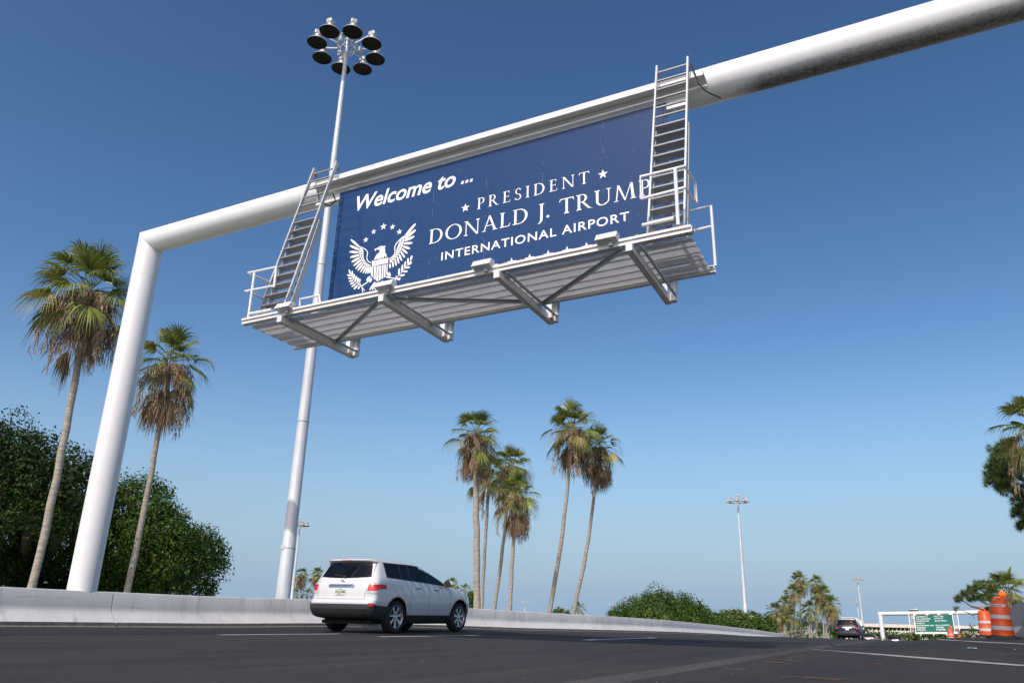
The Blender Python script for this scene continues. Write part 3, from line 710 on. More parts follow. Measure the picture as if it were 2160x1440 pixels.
for x in ARMS:
    m = MB(); h = 0.155
    # tapered end: the arm's far underside is cut on a slant
    prof_ = [(9.93, ZW - .135), (12.16, ZW - .135), (12.16, ZW + .0), (9.93, ZW - .005)]
    m.prism(prof_, x - .052, x + .052, lambda u, v, t: Vector((t, u, v)))
    m.build('support_arm', MT['grimy_white'], wk, shear=SH, bevel=0.008)
    m = MB(); m.lim(x + .055, x + .16, 12.02, 12.14, ZW - .13, ZW + 3.4); m.build('hanger', MT['white_paint'], wk, shear=SH, bevel=0.006)
    xc = x + .16
    m = MB(); m.tube([(xc - .05, 9.98, ZW + .13), (xc - .03, 10.06, ZW - .02), (xc, 10.2, ZW - .05), (xc, 11.0, ZW - .05), (xc, 11.95, ZW - .05), (xc + .005, 12.03, ZW - .03), (xc + .01, 12.07, ZW + .04), (xc + .01, 12.08, ZW + .3), (xc + .01, 12.08, ZW + 1.0)], 0.024, 8)
    m.build('conduit', MT['galvanised'], wk, smooth=True, shear=SH)
m = MB()
for a, b_ in (((-9.40, 11.40), (-7.42, 10.05)), ((-7.22, 10.12), (-5.2, 11.2)), ((-5.05, 11.42), (-3.12, 10.02))):
    m.bar((a[0], a[1], ZW - .02), (b_[0], b_[1], ZW - .02), 0.055, 0.012)
    d = Vector((b_[0] - a[0], b_[1] - a[1], 0)).normalized(); nn = Vector((-d.y, d.x, 0)) * 0.03
    m.bar(Vector((a[0], a[1], ZW - .05)) + nn, Vector((b_[0], b_[1], ZW - .05)) + nn, 0.008, 0.05)
m.build('diagonal_brace', MT['galvanised'], wk, shear=SH)
# folding rails
rl = MB(); r_ = 0.024; F0 = 10.05
def T(*p, r=r_): rl.tube([(x, y, z - lev(x)) for x, y, z in p], r, 8)
T((-10.57, F0, 6.495), (-9.85, F0, 6.495)); T((-10.575, F0, 6.115), (-9.86, F0, 6.112))
T((-10.41, F0, 6.48), (-10.40, F0, 5.55)); T((-9.875, F0, 6.49), (-9.868, F0, 6.08)); 
T((-10.56, 10.1, 6.50), (-10.6, 10.70, 6.56)); T((-10.56, 10.1, 6.13), (-10.6, 10.66, 6.17)); T((-10.6, 10.70, 6.57), (-10.6, 10.64, 6.12))
rl.build('handrail', MT['white_paint'], wk, shear=SH, smooth=True); rl = MB(); T((-10.39, F0, 5.625), (-9.845, F0, 5.632), r=.03); rl.build('toe_rail', MT['white_paint'], wk, shear=SH, smooth=True); rl = MB()
T((-9.185, F0, 5.6), (-9.20, F0, 5.735), (-8.765, F0, 5.745), (-8.73, F0, 5.6), r=.02)
rl.build('handrail', MT['white_paint'], wk, shear=SH, smooth=True)
rl = MB()
T((-2.822, F0, 6.35), (-2.822, F0, 6.73), (-2.15, F0, 6.745), (-2.15, 10.75, 6.86), (-2.15, 10.73, 6.48)); T((-2.822, F0, 6.35), (-2.16, F0, 6.39), (-2.15, 10.73, 6.48))
T((-2.292, F0, 6.75), (-2.29, F0, 5.8), r=.028); rl.build('handrail', MT['white_paint'], wk, shear=SH, smooth=True); rl = MB(); T((-2.82, F0, 5.905), (-2.35, F0, 5.92), r=.03); rl.build('toe_rail', MT['white_paint'], wk, shear=SH, smooth=True); rl = MB()
T((-2.44, 11.46, 6.775), (-2.06, 11.46, 6.795), (-2.055, 11.46, 5.72)); T((-2.5, 11.46, 6.40), (-2.08, 11.46, 6.425))
rl.build('handrail', MT['white_paint'], wk, shear=SH, smooth=True)
q = random.Random(2)
for x in (-10.42, -9.30, -6.95, -4.82, -2.72, -2.3):
    m = MB()
    for i in range(4): m.box((x + q.uniform(-.09, .09), 10.03 + q.uniform(-.02, .05), ZW + .10 + q.uniform(-.01, .04)), (.05, .03, .035), Matrix.Rotation(q.uniform(0, 3), 3, 'Z'))
    m.tube([(x, 10.05, ZW + .08), (x + .03, 10.05, ZW + .18)], .012, 6)
    m.build('hinge_bracket', MT['rust'], wk, shear=SH)
# ------------------------------------------------------------------ floodlights on the walkway edge
def floodlight(x, label, ribbed):
    root = empty('sign_floodlight', (x, 9.95, ZW + lev(x) + .15))
    tag(root, label, 'floodlight', 'sign floodlights on the walkway edge')
    z = ZW + .135
    m = MB(); m.prism([(9.83, z - .04), (9.99, z - .065), (10.03, z + .0), (10.02, z + .085), (9.90, z + .075)], x - .165, x + .165, lambda u, v, t: Vector((t, u, v)))
    m.build('housing', MT['white_paint'], root, shear=SH, bevel=.008)
    if ribbed:
        m = MB()
        for i in range(16): m.prism([(9.824, z - .035), (9.984, z - .071), (9.986, z - .06), (9.90, z + .081), (9.897, z + .081)], x - .155 + i * .02, x - .147 + i * .02, lambda u, v, t: Vector((t, u, v)))
        m.build('cooling_fin', MT['white_paint'], root, shear=SH)
    m = MB(); m.lim(x - .14, x + .14, 10.005, 10.028, z + .005, z + .07); m.build('lens', mat('lens_glass', (.35, .37, .38), .15) if 'lens_glass' not in bpy.data.materials else bpy.data.materials['lens_glass'], root, shear=SH)
    m = MB(); m.lim(x + .02, x + .08, 9.93, 9.99, z - .12, z - .04); m.build('mounting_neck', MT['galvanised'], root, shear=SH)
for x, l, rb in ((-9.43, 'smooth white floodlight at the foot of the left ladder', False), (-7.26, 'white floodlight in front of the eagle crest tail', False),
                 (-5.41, 'ribbed white floodlight under the middle of the blue sign', True), (-3.33, 'ribbed white floodlight nearest the right ladder', True)):
    floodlight(x, l, rb)
# ------------------------------------------------------------------ ladders
MT['tread_shaded'] = mat('tread_shaded', (0.27, 0.28, 0.29), 0.6, metal=0.3, var=.1)  # ladder metal darkened to stand for shade under the treads
def ladder(x0, x1, label, both):
    top = Vector((0, 11.5, 9.64)); bot = Vector((0, 10.42, 5.70))
    root = empty('access_ladder', ((x0 + x1) / 2, 10.5, 5.70 + lev(x0)))
    tag(root, label, 'ladder', 'steel ladders from walkway to beam')
    d = (bot - top).normalized()
    for x in (x0, x1):
        m = MB(); m.bar((x, top.y, top.z + .1), (x, bot.y, bot.z), .034, .075, (0, -1, 0.3))
        mid = top.lerp(bot, .38)
        m.bar((x + .022, mid.y + .10, mid.z), (x + .022, bot.y + .16, bot.z), .012, .12, (0, -1, 0.3))
        m.build('stringer', MT['ladder_metal'], root, shear=SH, bevel=.004)
    n = 17
    for i in range(n):
        t = (i + .25) / n; c = top.lerp(bot, t); m = MB()
        dep = .035 if i < 6 else .21
        m.lim(x0 + .018, x1 - .018, c.y - .03, c.y - .03 + dep, c.z - .012, c.z + .012)
        m.build('rung', MT['tread_shaded'], root, shear=SH)
    m = MB(); m.bar((x0, top.y + .01, top.z - .04), (x0, 11.62, top.z - .04), .02, .04); m.bar((x1, top.y + .01, top.z - .04), (x1, 11.62, top.z - .04), .02, .04); m.build('top_bracket', MT['rust'], root, shear=SH)
ladder(-10.58, -9.97, 'grey steel ladder left of the blue sign, beside the post-side rail', True)
ladder(-2.85, -2.29, 'grey steel ladder over the right end of the blue sign', True)
# ------------------------------------------------------------------ high-mast lights
def mast(loc, hgt, label, ring=1.17, lamp=0.39, r0=0.24, r1=0.075, phase=0.0, detail=True, nl=8):
    root = empty('high_mast_light', loc)
    tag(root, label, 'light mast', 'high mast lights around the airport road')
    m = MB(); zs = [0, .02, .12, .3, .6, 1]
    m.tube([(0, 0, hgt * t) for t in (0, .115, .116, .4, .7, .955, 1.0)], [r0, r0 * .90, r0 * .87, r0 * .72, r0 * .5, r1, r1 * .9], 20 if detail else 8)
    m.build('pole', MT['mast_metal'], root, local=True, smooth=True, angle=50)
    if detail:
        m = MB()
        for z in (hgt * .115, hgt * .30, hgt * .56): 
            rr = r0 * (.90 if z < hgt * .2 else .79 if z < hgt * .4 else .62); m.tube([(0, 0, z), (0, 0, z + .03)], rr + .012, 20)
        m.build('collar', MT['mast_metal'], root, local=True, smooth=True)
        m = MB(); m.box((-.05, -r0 * .86, 2.4), (.12, .05, .1)); m.build('hatch', MT['mast_metal'], root, local=True)
    zr = hgt - 0.1
    m = MB(); n = 24
    rg = .36
    m.tube([(rg * math.cos(2 * PI * i / n), rg * math.sin(2 * PI * i / n), zr) for i in range(n + 1)], .035, 6, False)
    m.tube([(rg * math.cos(2 * PI * i / n), rg * math.sin(2 * PI * i / n), zr + .32) for i in range(n + 1)], .025, 6, False)
    m.tube([(0, 0, zr - .1), (0, 0, zr + .75)], .07, 10); m.lathe([(.001, zr + .95), (.10, zr + .93), (.16, zr + .82), (.16, zr + .72), (.001, zr + .72)], 12)
    for i in range(6):
        a = 2 * PI * i / 6; m.bar((rg * math.cos(a), rg * math.sin(a), zr), (rg * math.cos(a + .5), rg * math.sin(a + .5), zr + .32), .03, .03)
        m.bar((0, 0, zr + .3), (rg * math.cos(a), rg * math.sin(a), zr), .03, .03)
        if detail: m.tube([(rg * .9 * math.cos(a), rg * .9 * math.sin(a), zr - .05), (.2 * math.cos(a), .2 * math.sin(a), zr - .35), (.05, 0, zr - .5)], .012, 5)
    for i in range(3 if detail else 0):
        a = .7 + 2 * PI * i / 3; m.box((.47 * math.cos(a), .47 * math.sin(a), zr - .05), (.14, .14, .2))
    m.build('lowering_ring', MT['galvanised'], root, local=True)
    for i in range(nl):
        a = phase + 2 * PI * i / nl; cx, cy = ring * math.cos(a), ring * math.sin(a)
        m = MB(); m.bar((rg * math.cos(a), rg * math.sin(a), zr + .02), (cx * .93, cy * .93, zr + .22), .045, .045); ar = m.build('arm', MT['galvanised'], root, local=True)
        m = MB()
        L = lamp; z = zr - .22
        m.lathe([(L, z), (L * .97, z + .03), (L * .80, z + .09), (L * .45, z + .19), (L * .32, z + .24), (L * .32, z + .34), (.001, z + .34)], 28 if detail else 12, (cx, cy, 0))
        lp = m.build('lamp_shade', MT['lamp_shell'], root, local=True, smooth=True)
        m = MB(); m.lathe([(L * .985, z - .004), (L * .93, z + .006), (.001, z + .02)], 28 if detail else 12, (cx, cy, 0)); m.build('lens', MT['lamp_dark'], lp, local=True, recalc=False)
        m = MB(); m.box((cx, cy, z + .43), (L * .72, L * .62, .18), Matrix.Rotation(a, 3, 'Z')); m.build('ballast_box', MT['lamp_shell'], lp, local=True, bevel=.03)
    return root
def mast_px(bpx, bpy_, D, tpx, tpy, label, **kw):
    b = at_d(bpx, bpy_, D); t = at_d(tpx, tpy, D)
    z0 = terr(b.x, b.y); return mast((b.x, b.y, z0), t.z - z0, label, **kw)
_b = at_d(596, 1262, 24.7); _t = at_d(739, 97, 24.7)
mast((_b.x, _b.y, terr(_b.x, _b.y)), _t.z - terr(_b.x, _b.y) + .05, 'tall grey light mast with eight dark floodlights standing behind the left ladder', phase=math.atan2(-_b.y, -_b.x) + PI / 8 - .27, ring=1.09, lamp=.365, r0=.225, r1=.07)
far = dict(detail=False)
mast_px(1575, 1322, 120, 1555, 1054, 'slender light mast rising from the hedge right of the dome-shaped tree', r0=.34, r1=.14, ring=1.25, lamp=.42, phase=.1, **far)
mast_px(1822, 1330, 210, 1808.5, 1219, 'distant light mast just right of the dark blue car, the taller of two', r0=.36, r1=.16, ring=1.05, lamp=.44, phase=.3, **far)
mast_px(1815, 1330, 340, 1807.5, 1268, 'distant light mast just right of the dark blue car, the shorter of two', r0=.34, r1=.18, ring=1.05, lamp=.5, phase=.0, **far)
mast_px(615, 1262, 110, 631, 1103, 'thin light mast half hidden behind the big grey mast', r0=.28, r1=.12, ring=.95, lamp=.4, phase=.2, **far)
mast_px(1107, 1290, 300, 1107, 1269, 'tiny far light mast between the trunks of the middle palms', r0=.3, r1=.2, ring=1.1, lamp=.5, phase=.4, nl=6, **far)
mast_px(1293, 1300, 300, 1291, 1272, 'tiny far light mast at the left foot of the dome-shaped tree', r0=.3, r1=.2, ring=1.1, lamp=.5, phase=.2, nl=6, **far)
# ------------------------------------------------------------------ cars
MT['car_white'] = mat('car_white', (0.615, 0.63, 0.625), 0.26, coat=0.8)
MT['car_blue'] = mat('car_blue', (0.004, 0.011, 0.030), 0.4, coat=0.12, spec=.3)
MT['car_black'] = mat('car_black', (0.012, 0.013, 0.016), 0.3, coat=0.8)
MT['plastic_dark'] = mat('plastic_dark', (0.030, 0.032, 0.035), 0.5)
MT['liner'] = mat('liner', (0.010, 0.010, 0.010), 0.9)
MT['tint_glass'] = mat('tint_glass', (0.003, 0.004, 0.006), 0.05, spec=0.28)
MT['tyre'] = mat('tyre', (0.016, 0.016, 0.016), 0.85, bump=.1, bscale=30)
MT['alloy'] = mat('alloy', (0.55, 0.56, 0.57), 0.3, metal=0.85)
MT['chrome'] = mat('chrome', (0.70, 0.71, 0.73), 0.18, metal=1.0)
MT['tail_red'] = mat('tail_red', (0.60, 0.010, 0.016), 0.15, coat=0.6, var=.35, vscale=14)
MT['tail_clear'] = mat('tail_clear', (0.52, 0.50, 0.52), 0.15, coat=0.6, var=.3, vscale=18)
MT['plate'] = mat('plate', (0.62, 0.70, 0.64), 0.5)
MT['plate_green'] = mat('plate_green', (0.05, 0.16, 0.10), 0.5)
MT['plate_orange'] = mat('plate_orange', (0.55, 0.22, 0.10), 0.5)
MT['seam'] = mat('seam', (0.05, 0.05, 0.05), 0.8)
#      z    W     YR    YF    Rr   Rf
SUV = [(.21, .78, .78, 4.40, .30, .60), (.29, .85, .48, 4.60, .28, .62), (.345, .875, .13, 4.68, .27, .64), (.40, .895, .05, 4.72, .26, .65), (.52, .925, .005, 4.775, .24, .70), (.62, .938, .0, 4.785, .24, .72),
       (.70, .945, .01, 4.78, .24, .72), (.735, .946, .03, 4.775, .24, .72), (.755, .946, .075, 4.77, .24, .72), (.80, .947, .085, 4.75, .24, .72), (.90, .948, .09, 4.70, .24, .75),
       (.97, .944, .098, 4.62, .24, .78), (1.02, .938, .107, 4.48, .24, .80), (1.06, .932, .118, 4.25, .24, .80), (1.09, .927, .128, 4.00, .24, .80), (1.12, .922, .14, 3.80, .24, .75),
       (1.15, .915, .155, 3.64, .24, .65), (1.20, .899, .175, 3.50, .24, .60), (1.26, .876, .203, 3.36, .24, .56), (1.33, .848, .235, 3.18, .24, .54), (1.40, .82, .268, 2.99, .24, .52),
       (1.48, .788, .308, 2.76, .24, .50), (1.55, .758, .345, 2.58, .24, .50), (1.60, .735, .345, 2.42, .24, .48), (1.625, .72, .27, 2.34, .22, .48), (1.65, .70, .245, 2.25, .22, .48), (1.675, .67, .26, 2.12, .25, .5),
       (1.697, .61, .32, 1.95, .3, .5), (1.712, .50, .48, 1.5, .4, .4), (1.722, .34, .70, 1.32, .3, .25), (1.727, .15, .9, 1.15, .1, .1)]
PE = 3.0
def sec(z):
    if z <= SUV[0][0]: return SUV[0][1:]
    for a, b in zip(SUV, SUV[1:]):
        if z <= b[0]:
            t = (z - a[0]) / (b[0] - a[0]); return tuple(a[i] + (b[i] - a[i]) * t for i in range(1, 6))
    return SUV[-1][1:]
def skin(s, z, off=0.0):
    """point of the right half of the outline at height z: s 0..1 rear face to corner, 1..2 side, 2..3 front corner to nose"""
    W, YR, YF, Rr, Rf = sec(z)
    if s <= 1:
        f = s * PI / 2; x = W * max(0, math.sin(f)) ** (2 / PE); y = YR + Rr * (1 - max(0, math.cos(f)) ** (2 / PE))
        return Vector((x + off * math.sin(f), y - off * math.cos(f), z))
    if s <= 2: return Vector((W + off, YR + Rr + (YF - Rf - YR - Rr) * (s - 1), z))
    f = (s - 2) * PI / 2; x = W * max(0, math.cos(f)) ** (2 / 2.4); y = YF - Rf * (1 - max(0, math.sin(f)) ** (2 / 2.4))
    return Vector((x + off * math.cos(f), y + off * math.sin(f), z))
def side_x(y, z, off=0.0):
    W, YR, YF, Rr, Rf = sec(z)
    if y < YR + Rr: t = max(0, min(1, (YR + Rr - y) / Rr)); x = W * (1 - t ** PE) ** (1 / PE)
    elif y > YF - Rf: t = max(0, min(1, (y - YF + Rf) / Rf)); x = W * (1 - t ** 2.4) ** (1 / 2.4)
    else: x = W
    return x + off
def rear_y(x, z, off=0.0):
    W, YR, YF, Rr, Rf = sec(z); t = min(1, abs(x) / W); return YR + Rr * (1 - (1 - t ** PE) ** (1 / PE)) - off
def front_y(x, z, off=0.0):
    W, YR, YF, Rr, Rf = sec(z); t = min(1, abs(x) / W); return YF - Rf * (1 - (1 - t ** 2.4) ** (1 / 2.4)) + off
def side_patch(m, ya, yb, lo, hi, n=14, k=6, off=.004, sides=(1, -1)):
    for sg in sides:
        rows = []
        for i in range(n + 1):
            y = ya + (yb - ya) * i / n; a, b = lo(y), hi(y)
            rows.append([Vector((sg * side_x(y, a + (b - a) * j / k, off), y, a + (b - a) * j / k)) for j in range(k + 1)])
        m.grid(rows)
def rear_patch(m, xa, xb, lo, hi, n=12, k=5, off=.004):
    rows = []
    for i in range(n + 1):
        x = xa + (xb - xa) * i / n; a, b = lo(x), hi(x)
        rows.append([Vector((x, rear_y(x, a + (b - a) * j / k, off), a + (b - a) * j / k)) for j in range(k + 1)])
    m.grid(rows)
def skin_patch(m, s0, s1, z0, z1, n=12, k=4, off=.006, sides=(1, -1)):
    for sg in sides:
        rows = []
        for i in range(n + 1):
            t = i / n; row = []
            for j in range(k + 1):
                z = z0(t) + (z1(t) - z0(t)) * j / k; u = s0(j / k) + (s1(j / k) - s0(j / k)) * t; p = skin(u, z, off); row.append(Vector((sg * p.x, p.y, p.z)))
            rows.append(row)
        m.grid(rows)
WY = (1.04, 3.83)
def car_body(paint, root):
    ss = [i / 12 for i in range(12)] + [1 + i / 40 for i in range(40)] + [2 + i / 16 for i in range(17)]
    zs = [a[0] for a in SUV]; zz = []
    for a, b in zip(zs, zs[1:]): zz += [a, (a + b) / 2]
    zz.append(zs[-1])
    m = MB(); loops = []
    for z in zz:
        r = [skin(s, z) for s in ss]; l = [Vector((-p.x, p.y, p.z)) for p in r[1:-1]][::-1]; loops.append(r + l)
    N_ = len(loops[0]); m.v = [p for l in loops for p in l]
    for i in range(len(zz) - 1):
        for j in range(N_):
            m.f.append([i * N_ + j, i * N_ + (j + 1) % N_, (i + 1) * N_ + (j + 1) % N_, (i + 1) * N_ + j]); m.mi.append(1 if zz[i] < .38 else 0)
    m.f.append(list(range(N_))[::-1]); m.mi.append(1); k = (len(zz) - 1) * N_; m.f.append([k + j for j in range(N_)]); m.mi.append(0)
    o = m.build('body', [paint, MT['plastic_dark'], MT['liner']], root, local=True)
    cut = MB(); cut.m = 2
    for y in WY:
        for sg in (1, -1):
            a = [(sg * .50, y + .425 * math.cos(2 * PI * i / 40), .40 + .425 * math.sin(2 * PI * i / 40)) for i in range(40)]
            b = [(sg * 1.2, p[1], p[2]) for p in a]; n0 = 40
            cut.add(a + b, [tuple(range(39, -1, -1)), tuple(range(40, 80))] + [(i, (i + 1) % 40, 40 + (i + 1) % 40, 40 + i) for i in range(40)])
    c = cut.build('cut', [paint, MT['plastic_dark'], MT['liner']], None)
    bo = o.modifiers.new('b', 'BOOLEAN'); bo.operation = 'DIFFERENCE'; bo.object = c; bo.solver = 'EXACT'
    bpy.context.view_layer.update(); dg = bpy.context.evaluated_depsgraph_get()
    me = bpy.data.meshes.new_from_object(o.evaluated_get(dg)); o.modifiers.clear(); o.data = me
    bpy.data.objects.remove(c)
    me.polygons.foreach_set('use_smooth', [True] * len(me.polygons)); me.set_sharp_from_angle(angle=math.radians(28))
    return o
def wheel(root, x, y, full=True):
    sg = 1 if x > 0 else -1; R = .37; Rm = Matrix.Rotation(PI / 2 * sg, 3, 'Y'); c = (x, y, R)
    m = MB(); w_ = .115
    m.lathe([(.255, -w_), (.30, -w_ - .006), (.345, -w_ + .006), (.365, -w_ + .03), (R, 0), (.365, w_ - .03), (.345, w_ - .004), (.30, w_ + .006), (.262, w_ - .004), (.255, w_ - .02)], 40, c, Rm)
    wl = m.build('wheel', MT['tyre'], root, local=True, smooth=True)
    m = MB(); m.lathe([(.262, w_ - .006), (.256, w_ - .004), (.246, w_ - .012), (.235, w_ - .05), (.225, .0), (.225, -w_)], 36, c, Rm)
    m.lathe([(.001, w_ - .015), (.045, w_ - .016), (.06, w_ - .03), (.06, w_ - .06)], 20, c, Rm)
    for i in range(7 if full else 5):
        a = 2 * PI * i / (7 if full else 5)
        for da in (-.0, ):
            p = Vector((.045 * math.cos(a), .045 * math.sin(a), w_ - .035)); q = Vector((.238 * math.cos(a), .238 * math.sin(a), w_ - .028))
            d = Vector((-math.sin(a), math.cos(a), 0))
            vs = [p - d * .022, p + d * .022, q + d * .036, q - d * .036]
            vs2 = [v - Vector((0, 0, .03)) for v in vs]
            mid = [(p + q) / 2 + Vector((0, 0, .0))]
            al = [Rm @ v + Vector(c) for v in vs + vs2]
            m.add(al, [(0, 1, 2, 3), (4, 7, 6, 5), (0, 4, 5, 1), (1, 5, 6, 2), (2, 6, 7, 3), (3, 7, 4, 0)])
    m.build('rim', MT['alloy'], wl, local=True, smooth=True, angle=30)
    m = MB(); m.lathe([(.235, -.03), (.001, -.03)], 24, c, Rm); m.build('brake_disc', MT['liner'], wl, local=True)
def make_suv(name, label, paint, detail=True, group=None):
    root = empty(name); tag(root, label, 'car', group)
    car_body(paint, root)
    for y in WY:
        for x in (.825, -.825): wheel(root, x, y)
    # glass
    belt = lambda y: 1.285 - .045 * (y - .6) / 1.0 if y < 1.6 else 1.24 - .05 * (y - 1.6)
    roofl = lambda y: min(1.605, 1.605 - .05 * max(0, y - 1.6) ** 1.35)
    def top(y):
        # below the raked A pillar
        z = roofl(y)
        while z > belt(y) + .004 and y > sec(z)[2] - .34: z -= .004
        return z
    for ya, yb in ((.66, 1.22), (1.25, 1.58), (1.62, 2.34), (2.39, 3.14)):
        for sg in (1, -1):
            m = MB()
            lo = (lambda y, ya=ya: belt(y)) if ya > .7 else (lambda y: belt(y) + max(0, (.72 - y)) * .9)
            side_patch(m, ya, yb, lo, lambda y: max(belt(y) + .006, top(y)), 16, 6, .004, (sg,))
            m.build('side_window', MT['tint_glass'], root, local=True, smooth=True)
    for sg in (1, -1):
        m = MB(); side_patch(m, .645, 3.17, lambda y: belt(y) - .014, lambda y: max(belt(y) + .012, top(y) + .010), 60, 6, .0022, (sg,))
        m.build('window_trim', MT['plastic_dark'], root, local=True, smooth=True)
        m = MB(); side_patch(m, .66, 3.16, lambda y: belt(y) - .020, lambda y: belt(y) - .006, 30, 1, .005, (sg,)); m.build('belt_moulding', MT['plastic_dark'], root, local=True, smooth=True)
    m = MB(); rear_patch(m, -.735, .735, lambda x: 1.265 - .03 * (1 - (abs(x) / .735) ** 2) + .0 * x, lambda x: 1.598, 20, 8, .005)
    # trapezoid: narrow the top
    m.v = [Vector((p.x * (1 - .155 * (p.z - 1.26) / .34), p.y, p.z)) for p in m.v]
    m.v = [Vector((p.x, rear_y(p.x, p.z, .005), p.z)) for p in m.v]
    m.build('rear_window', MT['tint_glass'], root, local=True, smooth=True)
    m = MB(); rows = []
    for j in range(9):
        z = 1.17 + (1.60 - 1.17) * j / 8; W = sec(z)[0] * .86; rows.append([Vector((W * (i / 8 - 1), front_y(W * (i / 8 - 1), z, .004), z)) for i in range(17)])
    m.grid(rows); m.build('windscreen', MT['tint_glass'], root, local=True, smooth=True)
    # tail lamps
    for sg in (1, -1):
        m = MB(); skin_patch(m, lambda v: .47 + .03 * v, lambda v: 1.07, lambda t: .945 + .055 * max(0, t - .5) * 2, lambda t: 1.09, 14, 4, .012, (sg,))
        tl = m.build('tail_light', MT['tail_red'], root, local=True, smooth=True)
        if detail:
            m = MB(); skin_patch(m, lambda v: .50 + .04 * v, lambda v: 1.06 - .04 * v, lambda t: 1.092, lambda t: 1.155 - .03 * t, 12, 2, .012, (sg,)); skin_patch(m, lambda v: .44 + .02 * v, lambda v: .96 + .06 * v, lambda t: .885, lambda t: .942 + .01 * t, 12, 2, .012, (sg,))
            m.build('clear_lens', MT['tail_clear'], tl, local=True, smooth=True)
    # dark bumper with its white upper lip left as body colour
    m = MB(); skin_patch(m, lambda v: 0.0, lambda v: 1.165 - .03 * v, lambda t: .35 + .02 * t, lambda t: .665 - .07 * max(0, t - .72) / .28, 30, 8, .014)
    bp = m.build('bumper', MT['plastic_dark'], root, local=True, smooth=True)
    m = MB(); skin_patch(m, lambda v: .0, lambda v: .60, lambda t: .645, lambda t: .672, 14, 2, .022); m.build('bumper_step', MT['galvanised'] if detail else MT['plastic_dark'], bp, local=True, smooth=True)
    if detail:
        m = MB(); skin_patch(m, lambda v: 0.0, lambda v: .56 + .06 * v, lambda t: .43, lambda t: .535, 16, 3, .020); m.build('bumper_inset', MT['liner'], bp, local=True, smooth=True)
        m = MB(); skin_patch(m, lambda v: .66, lambda v: 1.0, lambda t: .555, lambda t: .585, 8, 2, .018); m.build('bumper_crease', MT['liner'], bp, local=True, smooth=True)
    for sg in (1, -1):
        m = MB(); skin_patch(m, lambda v: .62, lambda v: .88, lambda t: .605, lambda t: .645, 8, 2, .018, (sg,)); m.build('reflector', MT['tail_red'], bp, local=True, smooth=True)
    m = MB(); m.lim(-.7, .7, .35, 4.3, .20, .28); m.lim(-.3, .3, .45, .7, .24, .36); m.tube([(.45, .30, .27), (.45, .9, .27)], .035, 10); m.build('underbody', MT['liner'], root, local=True)
    # rear details
    m = MB(); rear_patch(m, -.37, .37, lambda x: 1.045 - (.018 if abs(x) > .33 else 0), lambda x: 1.092 - (.02 if abs(x) > .35 else 0), 20, 2, .022); rear_patch(m, -.36, .36, lambda x: 1.02, lambda x: 1.045, 10, 1, .012)
    m.build('tailgate_garnish', MT['chrome'], root, local=True, smooth=True)
    if detail:
        m = MB(); fit_text(m, 'HIGHLANDER', -.30, .30, 1.052, 1.082, lambda x, z: Vector((x, rear_y(x, z, .026), z)), bold=.02, spacing=1.3); m.build('badge_lettering', MT['seam'], root, local=True, recalc=False)
    m = MB(); rear_patch(m, -.155, .155, lambda x: .845, lambda x: 1.0, 2, 1, .014); pl = m.build('number_plate', MT['plate'], root, local=True)
    if detail:
        f = lambda x, z: Vector((x, rear_y(x, z, .018), z))
        m = MB(); fit_text(m, 'KAZ', -.140, -.045, .885, .955, f, bold=.02); fit_text(m, 'B48', .045, .140, .885, .955, f, bold=.02); fit_text(m, 'FLORIDA', -.07, .07, .972, .990, f, bold=.02); fit_text(m, 'SUNSHINE STATE', -.09, .09, .853, .866, f, bold=.02)
        m.build('plate_lettering', MT['plate_green'], pl, local=True, recalc=False)
        m = MB(); m.add([f(.03 * math.cos(a * PI / 8), .925 + .028 * math.sin(a * PI / 8)) for a in range(16)], [tuple(range(16))]); m.add([f(-.015 + .025 * math.cos(a * PI / 6), .892 + .018 * math.sin(a * PI / 6)) for a in range(12)], [tuple(range(12))]); m.build('plate_emblem', MT['plate_orange'], pl, local=True, recalc=False)
        m = MB()
        def ell(rx, rz, cz, r=.006): m.tube([(rx * math.cos(2 * PI * i / 28), rear_y(0, 1.155, .012), 1.155 + cz + rz * math.sin(2 * PI * i / 28)) for i in range(29)], r, 6, False)
        ell(.063, .043, 0); ell(.020, .041, 0, .005); ell(.043, .018, .022, .005); m.build('emblem', MT['chrome'], root, local=True, smooth=True)
        m = MB(); m.bar((.02, rear_y(0, 1.27, .02), 1.275), (-.33, rear_y(-.33, 1.33, .02), 1.315), .02, .018); m.box((.03, rear_y(0, 1.27, .03), 1.27), (.06, .04, .05)); m.build('wiper', MT['plastic_dark'], root, local=True)
        m = MB(); rear_patch(m, -.70, .70, lambda x: .752, lambda x: .760, 14, 1, .003); m.build('tailgate_gap', MT['seam'], root, local=True)
        m = MB()
        for sg in (1, -1):
            pts = [(.70, 1.60), (.735, 1.40), (.76, 1.25), (.735, 1.15), (.70, 1.0), (.68, .9), (.69, .78)]
            m.tube([(sg * x, rear_y(x, z, -.001), z) for x, z in pts], .004, 5)
        for y in (1.60, 2.36, 3.36):
            zt = belt(min(y, 3.1)); zz = [.40 + (zt - .40) * i / 10 for i in range(11)]
            for sg in (1, -1): m.tube([(sg * side_x(y + (.03 if y == 1.6 else 0) * (z - .8), z, .0), y + (-.18 * max(0, .85 - z) ** 1 if y == 1.60 else 0), z) for z in zz], .0035, 5)
        for sg in (1, -1): m.tube([(sg * side_x(y, .41, .002), y, .41) for y in (1.5, 2, 2.5, 3, 3.36)], .004, 5)
        m.build('panel_gap', MT['seam'], root, local=True)
